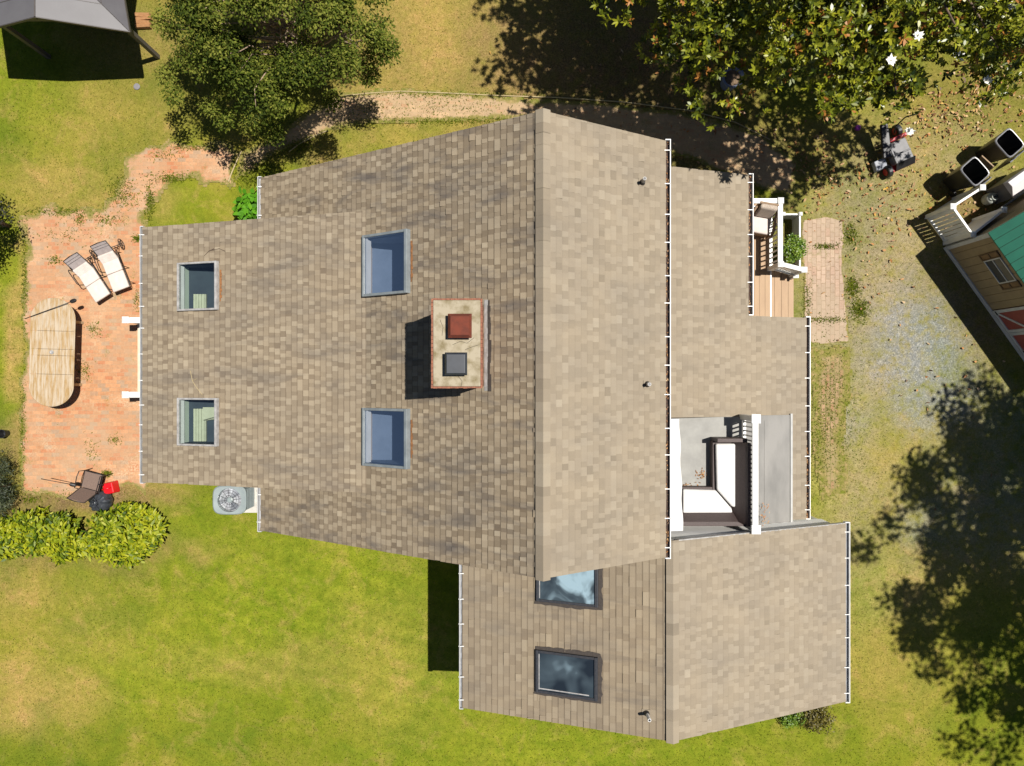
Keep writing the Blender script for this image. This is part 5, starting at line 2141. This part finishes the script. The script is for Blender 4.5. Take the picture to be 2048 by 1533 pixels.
mb.hexa([(-.32, -.10, .25), (-.13, -.14, .25), (.0, .55, .40), (-.16, .56, .40), (-.32, -.10, .34), (-.13, -.14, .34), (.0, .55, .46), (-.16, .56, .46)])
mb.build('hood', BLACK_PLASTIC, gm, local=True, bevel=.02)
mb = MB()
mb.hexa([(-.10, -.43, .05), (.40, -.43, .05), (.40, -.30, .05), (-.10, -.30, .05), (-.10, -.43, .095), (.40, -.43, .095), (.40, -.30, .095), (-.10, -.30, .095)])
mb.box((-.06, .15, .15), (.40, .22, .34))
mb.build('chassis', RED, gm, local=True, bevel=.02)
for x_, y_ in ((-.22, -.36), (.30, .34)):
    mb = MB()
    mb.tube([(x_ - .05, y_, .13), (x_ + .05, y_, .13)], .13, 18)
    wl = mb.build('wheel', BLACK_PLASTIC, gm, local=True, bevel=.02)
    mb = MB()
    mb.tube([(x_ - .062, y_, .13), (x_ + .062, y_, .13)], .075, 14)
    mb.build('rim', RED, wl, local=True)
mb = MB()
mb.tube([(.12, .40, .45), (.20, .46, .70), (.46, .42, .72)], .014, 8)
mb.tube([(.12, .30, .3), (.12, .40, .45)], .014, 8)
mb.build('handlebar', BLACK_METAL, gm, local=True, smooth=True)
mb = MB()
mb.hexa([(-.46, -.28, .06), (-.20, -.28, .06), (-.20, -.06, .10), (-.46, -.06, .10), (-.44, -.27, .16), (-.20, -.27, .16), (-.20, -.07, .22), (-.44, -.07, .20)])
mb.build('side_panel', mat('machine_silver', (.30, .32, .36), (.2, .21, .24), 9, .35), gm, local=True, bevel=.012)
pb = P(1716, 256, .1)
mb = MB()
mb.lathe([(.001, .0), (.06, .02), (.085, .085), (.06, .15), (.001, .17)], (pb.x, pb.y, 0), 16)
tag(mb.build('toy_ball', PURPLE, smooth=True), 'small purple ball in the shade left of the garden machine', 'ball')
bb = P(1469, 150, .6)
bth = thing('round_planter', 'blue grey round tub half hidden under the flowering tree', 'tub', (bb.x, bb.y, 0))
mb = MB()
mb.lathe([(.20, 0), (.27, .45), (.30, .46), (.30, .50), (.25, .50), (.20, .40)], (0, 0, 0), 28)
mb.build('tub_wall', BIRDBATH, bth, local=True, smooth=False)
mb = MB()
mb.lathe([(.245, .42), (.001, .43)], (0, 0, 0), 24, cap=False)
mb.build('soil', SOIL, bth, local=True)

# ================================================================ TREES AND SHRUBS
L_MYRTLE = leaf_mat('small_leaf_green', [(0, (.022, .036, .004)), (.5, (.085, .115, .012)), (.9, (.20, .21, .035)), (1, (.27, .19, .06))], .7, .22, .12)
L_MAG = leaf_mat('magnolia_leaf', [(0, (.018, .034, .006)), (.45, (.115, .140, .008)), (.85, (.30, .30, .018)), (.93, (.32, .31, .022)), (1, (.34, .145, .030))], .36, .16, .4)
L_HEDGE = leaf_mat('hedge_leaf', [(0, (.045, .085, .004)), (.5, (.200, .250, .008)), (1, (.37, .37, .014))], .5, .25, .3)
L_DARK = leaf_mat('dark_leaf', [(0, (.012, .014, .008)), (.6, (.035, .035, .018)), (1, (.075, .05, .02))], .6, .1)
L_CONIFER = leaf_mat('conifer_leaf', [(0, (.012, .022, .010)), (.6, (.04, .055, .018)), (1, (.10, .11, .03))], .6, .1)
L_PLANT = leaf_mat('broad_leaf', [(0, (.04, .13, .006)), (.5, (.08, .24, .010)), (1, (.13, .31, .016))], .6, .25, .15)
L_SHRUB = leaf_mat('bright_shrub_leaf', [(0, (.05, .11, .010)), (.5, (.13, .22, .018)), (1, (.23, .30, .03))], .4, .2)
L_RED = leaf_mat('reddish_leaf', [(0, (.05, .04, .008)), (.5, (.12, .10, .016)), (1, (.19, .16, .02))], .5, .2)
L_OAK = leaf_mat('tall_tree_leaf', [(0, (.03, .05, .01)), (1, (.10, .14, .03))], .5, .2)

# crape myrtle behind the house
cl = ellipsoid_clumps((-5.3, 8.45, 3.5), (2.35, 2.2, 1.75), 200, .38, .45, 5, zmin=1.5, gap=.44)
cl += [((P(x, y, 2.2).x, P(x, y, 2.2).y, 2.2), .3) for x, y in ((345, 190), (330, 150), (360, 120), (420, 215), (450, 240), (548, 270), (500, 250), (338, 60), (320, 40), (665, 200), (740, 150), (765, 50))]
tree('small_leaved_tree', 'dense small leaved tree growing between gazebo and house', 'tree', (-5.2, 8.5, 0), (-5.2, 8.5, 2.2), cl + [((-5.3 + .55 * math.cos(k * 1.9) * (k % 3), 8.5 + .5 * math.sin(k * 1.9) * (k % 3), 4.3 + .25 * (k % 4)), .5) for k in range(14)], 300, .075, .042, L_MYRTLE, MYRTLE_BARK, .09, nl=70, stems=4, tone_mid=.52, tone_sp=.26, up=.8, flat=.6)

# magnolia
cl = ellipsoid_clumps((6.95, 10.0, 5.7), (5.1, 4.8, 3.9), 640, .56, .35, 11, zmin=1.4, gap=.22)
cl = [c for c in cl if (lambda q: q[1] < (250 if 1600 < q[0] < 1880 else 205 if q[0] < 1600 else 170))(((c[0][0] * F / (H - c[0][2])) + 1024, 766.5 - c[0][1] * F / (H - c[0][2])))]
cl += [((5.95, 5.3, 5.9), .28), ((6.3, 5.45, 5.8), .35), ((6.6, 5.7, 5.8), .4), ((6.2, 5.9, 5.6), .5)]
rngm = random.Random(77)
cl += [((rngm.uniform(2.1, 6.0), rngm.uniform(9.2, 12.6), rngm.uniform(3.6, 7.6)), .62) for _ in range(150)]
mg = thing('magnolia_tree', 'large glossy leaved tree with white flowers behind the house', 'tree', (6.95, 10.0, 0))
mb = MB()
limb(mb, (6.95, 10, 0), (6.95, 10, 7.5), .26, .10, .05)
for c_, r_ in random.sample(cl, 70):
    k = min(.95, max(.15, (c_[2] - 1.2) / 8))
    limb(mb, Vector((6.95, 10, 7.5 * k)), c_, .06, .012, .15)
mb.build('trunk', BARK, mg, smooth=True)


def whorls(name, clumps, per, nleaf, L, W, material, parent, odd, prob_tone=.5):
    """rosettes of leaves at the twig tips"""
    n = len(clumps) * per
    C = np.array([c for c, r in clumps])
    R = np.array([r for c, r in clumps])
    idx = np.repeat(np.arange(len(C)), per)
    g = unit(NP.normal(size=(n, 3))) * (NP.random((n, 1)) ** .45) * .95
    g[:, 2] *= .7
    ctr = C[idx] + g * R[idx][:, None]
    axis_ = unit(g * .8 + np.array([0, -.15, .9]) + NP.normal(size=(n, 3)) * .35)
    ref = unit(NP.normal(size=(n, 3)))
    u = unit(np.cross(axis_, ref))
    v_ = np.cross(axis_, u)
    wt = np.clip(NP.normal(prob_tone, .17, n), 0, .86)
    P_, Nn, Ax, T = [], [], [], []
    brown = NP.random(n) < odd
    for k in range(nleaf):
        an = 2 * np.pi * k / nleaf * 1.0 + NP.uniform(-.35, .35, n)
        rad = u * np.cos(an)[:, None] + v_ * np.sin(an)[:, None]
        tilt = NP.uniform(.25, 1.3, n)[:, None]
        ax = unit(rad + axis_ * tilt)
        nr = unit(axis_ - rad * tilt + NP.normal(size=(n, 3)) * .15)
        P_.append(ctr + axis_ * NP.uniform(-.06, .03, n)[:, None])
        Nn.append(nr)
        Ax.append(ax)
        t = np.clip(wt + NP.normal(0, .14, n), 0, .88)
        T.append(np.where(brown & (NP.random(n) < .6), 1.0, t))
    P_, Nn, Ax, T = (np.concatenate(q) for q in (P_, Nn, Ax, T))
    Ls = L * NP.uniform(.7, 1.2, len(P_))
    Ws = W * NP.uniform(.8, 1.2, len(P_))
    return np_mesh(name, leaf_polys(P_, Nn, Ax, Ls, Ws, True), 6, T, material, parent)


whorls('crown', cl, 24, 8, .128, .052, L_MAG, mg, .10)
for (x_, y_, z_) in ((1782, 122, 6.2), (1918, 116, 6.0), (2022, 15, 5.6), (1974, 162, 5.0), (1818, 264, 4.6), (1835, 72, 6.4)):
    p = P(x_, y_, z_)
    mb = MB()
    for k in range(8):
        an = k * math.pi / 4 + random.uniform(-.2, .2)
        d = Vector((math.cos(an), math.sin(an), .25))
        s_ = Vector((-math.sin(an), math.cos(an), 0))
        Lp = random.uniform(.09, .13)
        mb.face([p, p + d * Lp * .5 + s_ * .035, p + d * Lp + Vector((0, 0, .02)), p + d * Lp * .5 - s_ * .035])
    mb.lathe([(.012, 0), (.018, .02), (.005, .05)], p, 8)
    mb.build('flower', FLOWER, mg)

# tall tree outside the right edge, whose shade falls on the drive
cl = ellipsoid_clumps((19.3, -3.4, 9.8), (5.6, 5.6, 3.3), 470, .60, .1, 17, zmin=6, gap=.46)
cl = [c for c in cl if c[0][0] > 8.6]
tree('tall_tree', 'tall tree at the right edge throwing dappled shade over the drive', 'tree', (19.3, -3.4, 0), (19.3, -3.4, 8.5), cl, 130, .19, .11, L_OAK, BARK, .3, nl=50)

# dark tree at the left edge, and a conifer below it
cl = ellipsoid_clumps((-13.75, 4.3, 1.9), (.80, .85, .85), 60, .35, .4, 23, zmin=1.0)
tree('dark_leaved_tree', 'dark brownish leaved small tree at the left edge above the patio', 'tree', (-13.8, 4.3, 0), (-13.8, 4.3, 1.5), cl, 130, .07, .04, L_DARK, BARK, .06, nl=20, tone_mid=.3)
cl = ellipsoid_clumps((-13.75, -2.8, .9), (.50, .80, .8), 50, .26, .3, 29, zmin=.15)
tree('conifer_shrub', 'dark green needle leaved shrub at the left edge beside the hedge', 'shrub', (-13.75, -2.8, 0), (-13.75, -2.8, .9), cl, 170, .11, .014, L_CONIFER, BARK, .04, nl=14, up=.9)

# laurel hedge: three shrubs grown together
for (x_, y_, rx_, ry_, z_, sd, lab) in ((38, 1078, 1.15, .56, .75, 31, 'yellow green leafy shrub at the left end of the hedge'), (140, 1074, 1.1, .56, .78, 37, 'yellow green leafy shrub in the middle of the hedge'),
                                        (240, 1072, .88, .70, .92, 41, 'rounded bright green shrub at the right end of the hedge')):
    p = P(x_, y_, z_)
    cl = ellipsoid_clumps((p.x, p.y, z_ * .72), (rx_ * .92, ry_ * .92, z_ * .62), 90, .21, .4, sd, zmin=.12, gap=.34)
    tree('hedge_shrub', lab, 'shrub', (p.x, p.y, 0), (p.x, p.y, z_ * .7), cl, 90, .145, .062, L_HEDGE, BARK, .03, six=True, nl=24, tone_mid=.55, tone_sp=.32, group='shrubs of the hedge', up=1.0)

p = P(497, 408, .5)
cl = ellipsoid_clumps((p.x, p.y, .35), (.36, .42, .35), 24, .2, .3, 43, zmin=.05)
tree('broad_leaved_plant', 'bright green broad leaved plant at the house corner', 'plant', (p.x, p.y, 0), (p.x, p.y, .35), cl, 9, .20, .125, L_PLANT, BARK, .015, six=True, nl=12, up=1.4)
p = P(1594, 494, .9)
cl = ellipsoid_clumps((p.x, p.y, .72), (.28, .30, .30), 34, .14, .3, 47, zmin=.3)
tree('round_bush', 'round bright green bush rising over the low white screen', 'shrub', (p.x, p.y, 0), (p.x, p.y, .6), cl, 70, .055, .032, L_SHRUB, BARK, .02, nl=12, up=.9)
p = P(1572, 520, .35)
cl = ellipsoid_clumps((p.x, p.y, .25), (.16, .16, .18), 14, .10, .3, 53, zmin=.05)
tree('yellow_bush', 'small yellow green plant between porch railing and low screen', 'plant', (p.x, p.y, 0), (p.x, p.y, .2), cl, 40, .06, .03, L_HEDGE, BARK, .01, nl=6, up=.9, tone_mid=.75)
p = P(1636, 1432, .25)
cl = ellipsoid_clumps((p.x, p.y, .2), (.45, .35, .22), 26, .18, .3, 59, zmin=.03)
tree('reddish_shrub', 'low reddish shrub below the corner of the wing roof', 'shrub', (p.x, p.y, 0), (p.x, p.y, .2), cl, 70, .07, .035, L_RED, BARK, .015, nl=10, up=.9)
p = P(1590, 1440, .2)
cl = ellipsoid_clumps((p.x, p.y, .15), (.35, .2, .18), 16, .16, .3, 61, zmin=.03)
tree('green_shrub', 'low green shrub under the wing roof edge beside the reddish one', 'shrub', (p.x, p.y, 0), (p.x, p.y, .2), cl, 60, .07, .03, L_SHRUB, BARK, .015, nl=8, up=.9)

# ================================================================ GRASS BLADES, WEEDS, FALLEN LEAVES
def scatter_px(n, spots, z=0.0):
    wts = np.array([s[4] for s in spots], float)
    wts /= wts.sum()
    k = NP.choice(len(spots), n, p=wts)
    S = np.array([s[:4] for s in spots], float)[k]
    g = NP.normal(size=(n, 2)) * .55
    px = S[:, 0] + g[:, 0] * S[:, 2]
    py = S[:, 1] + g[:, 1] * S[:, 3]
    return px, py


def ground_pts(px, py, z):
    return np.stack([(px - 1024) * KG, -(py - 766.5) * KG, np.full(len(px), z)], 1)


def in_any(px, py, rects):
    b_ = np.zeros(len(px), bool)
    for x0, y0, x1, y1 in rects:
        b_ |= (px > x0) & (px < x1) & (py > y0) & (py < y1)
    return b_


# fallen magnolia leaves
L_FALLEN = leaf_mat('fallen_leaf', [(0, (.10, .05, .02)), (.3, (.26, .115, .035)), (.55, (.40, .17, .045)), (.85, (.40, .26, .12)), (.93, (.50, .37, .22)), (1, (.55, .30, .02))], .6, .1)
px, py = scatter_px(1250, [(1800, 380, 150, 90, 3), (1900, 230, 130, 60, 3), (1640, 340, 60, 80, 1.4), (1980, 180, 90, 70, 2), (1300, 200, 220, 140, 1.6), (1720, 520, 70, 120, .8), (1500, 260, 120, 90, 1), (1900, 700, 120, 200, .35), (1930, 440, 60, 50, 1)])
pos = ground_pts(px, py, .022)
n = len(pos)
nrm = np.array([0, 0, 1.0]) + NP.normal(size=(n, 3)) * .35
pos[:, 2] += NP.uniform(0, .03, n)
V = leaf_polys(pos, nrm, NP.normal(size=(n, 3)), NP.uniform(.04, .15, n), NP.uniform(.02, .07, n), True, .25)
tag(np_mesh('fallen_leaves', V, 6, NP.random(n), L_FALLEN), 'fallen brown and orange leaves scattered under the flowering tree', 'fallen leaves', kind='stuff')

# leaves caught in the front gutters
GL = []
for (x, z, y0, y1, wt) in ((S_MR['xe'] + .055, S_MR['ze'] - .07, YS, YN, 170), (A(S_LO, a497, 0).x + .055, A(S_LO, a497, 0).z - .07, y630, YN, 60), (S_LO['xe'] + .055, S_LO['ze'] - .07, YL, -1.6, 90)):
    q = np.stack([np.full(wt, x) + NP.normal(0, .018, wt), NP.uniform(y0, y1, wt), np.full(wt, z) + NP.uniform(0, .03, wt)], 1)
    GL.append(q)
for (x_, y_, k_, sp_) in ((1402, 948, 34, .07), (1374, 974, 26, .05), (1394, 974, 14, .04), (1528, 1040, 24, .08), (1530, 1010, 10, .06)):
    p_ = P(x_, y_, ZF)
    zz_ = ZF + .012 if x_ < 1500 else ZF - .02
    GL.append(np.stack([NP.normal(p_.x, sp_, k_), NP.normal(p_.y, sp_, k_), np.full(k_, zz_) + NP.uniform(0, .01, k_)], 1))
pos = np.concatenate(GL)
n = len(pos)
V = leaf_polys(pos, np.array([0, 0, 1.0]) + NP.normal(size=(n, 3)) * .3, NP.normal(size=(n, 3)) * np.array([.4, 1, .2]), NP.uniform(.03, .07, n), NP.uniform(.015, .03, n), True, .1)
tag(np_mesh('gutter_leaves', V, 6, NP.random(n) * .9, L_FALLEN), 'brown leaves caught in the front gutters and blown onto the balcony floor', 'leaves', kind='stuff')

# grass blades over the lawn (one ground cover)
L_GRASS = leaf_mat('grass_blade', [(0, (.055, .090, .004)), (.5, (.130, .170, .010)), (.8, (.195, .208, .018)), (1, (.38, .29, .10))], .8, .3, .08)
n = 150000
px = NP.uniform(-20, 2070, n)
py = NP.uniform(-20, 1555, n)
paved = in_any(px, py, [(42, 440, 400, 985), (250, 305, 470, 440), (690, 190, 1060, 242), (1606, 434, 1692, 690), (1535, 400, 1600, 660)])
gl = np.array([zone('gravel', (a - 1024) * KG, -(b_ - 766.5) * KG) for a, b_ in zip(px[::1], py[::1])])
so_ = np.array([max(zone('soil', (a - 1024) * KG, -(b_ - 766.5) * KG), .55 * zone('dry', (a - 1024) * KG, -(b_ - 766.5) * KG)) for a, b_ in zip(px, py)])
dry_ = np.array([zone('dry', (a - 1024) * KG, -(b_ - 766.5) * KG) for a, b_ in zip(px, py)])
keep = (~paved) & (NP.random(n) > gl * 1.1) & (NP.random(n) > so_ * 1.0)
px, py, dry_ = px[keep], py[keep], dry_[keep]
pos = ground_pts(px, py, -.01)
n = len(pos)
ax = NP.normal(size=(n, 3)) * np.array([.7, .7, .15]) + np.array([0, 0, .55])
nrm = NP.normal(size=(n, 3)) + np.array([0, 0, .6])
cl_n = np.array([noise.noise(Vector((a * .012, b_ * .012, 2.0))) for a, b_ in zip(px, py)])
tone = np.clip(.45 + cl_n * .35 + NP.normal(0, .17, n), 0, .85)
tone = np.where(NP.random(n) < dry_ * .7 + .05, 1.0, tone)
V = leaf_polys(pos, nrm, ax, NP.uniform(.03, .075, n), NP.uniform(.007, .016, n), False, .25)
tag(np_mesh('grass', V, 4, tone, L_GRASS), 'short green and straw coloured grass of the lawn', 'grass', kind='stuff')

# weeds in the patio joints and along the walk
spots = [(880, 190, 190, 7, 2.5), (880, 242, 190, 8, 3), (560, 300, 70, 40, 3), (490, 350, 30, 25, 2), (850, 215, 150, 26, 1.5), (50, 560, 6, 120, 2.2), (46, 850, 6, 110, 1.8), (120, 424, 60, 8, 1.6), (245, 380, 30, 26, 1.6), (300, 400, 10, 50, 1.6), (350, 352, 40, 8, 1.2), (400, 296, 60, 6, 1.2), (150, 990, 110, 10, .8), (1660, 840, 50, 150, 5), (215, 440, 30, 12, 1), (130, 470, 60, 20, .7), (250, 400, 30, 20, 1), (110, 520, 12, 9, .6), (160, 440, 10, 12, .7), (275, 478, 10, 6, 1), (185, 900, 14, 30, .5), (215, 948, 9, 6, 1.3), (170, 740, 14, 20, .7), (190, 660, 14, 14, .6), (275, 600, 6, 20, .6),
         (60, 1000, 20, 6, .5), (230, 880, 12, 10, .5), (1652, 493, 26, 5, 1.2), (1650, 640, 40, 6, 1.5), (1615, 600, 8, 40, 1.2), (1700, 470, 14, 20, 1.5), (1720, 620, 18, 20, 2.5), (1705, 575, 13, 20, 2.2), (1660, 760, 40, 90, 2), (1640, 880, 25, 80, 2), (900, 215, 130, 20, 1.6), (740, 215, 40, 18, 1),
         (520, 330, 25, 20, 1.2), (600, 290, 30, 12, 1), (340, 360, 30, 6, 1), (300, 400, 8, 20, 1), (105, 700, 30, 100, .2), (330, 310, 30, 10, .6), (1560, 440, 12, 30, .6)]
px, py = scatter_px(17000, spots)
pos = ground_pts(px, py, .004)
n = len(pos)
V = leaf_polys(pos, NP.normal(size=(n, 3)) + np.array([0, 0, 1.0]), NP.normal(size=(n, 3)) * np.array([.8, .8, .2]) + np.array([0, 0, .4]), NP.uniform(.03, .09, n), NP.uniform(.010, .024, n), False, .25)
tag(np_mesh('weeds', V, 4, np.clip(NP.normal(.5, .2, n), 0, .9), L_GRASS), 'weeds growing between the bricks of patio and walkway', 'weeds', kind='stuff')

# twigs on the roof of the addition
for lst, sl_, lab in (([(410, 512), (420, 502), (440, 498), (452, 503)], S_EX, 'thin curved twig lying on the roof above the upper left skylight'), ([(382, 742), (386, 762), (394, 775), (406, 790)], S_EX, 'pale dry stalk lying on the roof above the lower left skylight')):
    mb = MB()
    mb.tube([A(sl_, *on(sl_, x, y), .022) for x, y in lst], .006, 5)
    mb.tube([A(sl_, *on(sl_, lst[1][0], lst[1][1]), .022), A(sl_, *on(sl_, lst[1][0] + 9, lst[1][1] - 4), .022)], .005, 5)
    tag(mb.build('twig', EDGE if 'pale' in lab else BARK), lab, 'twig')
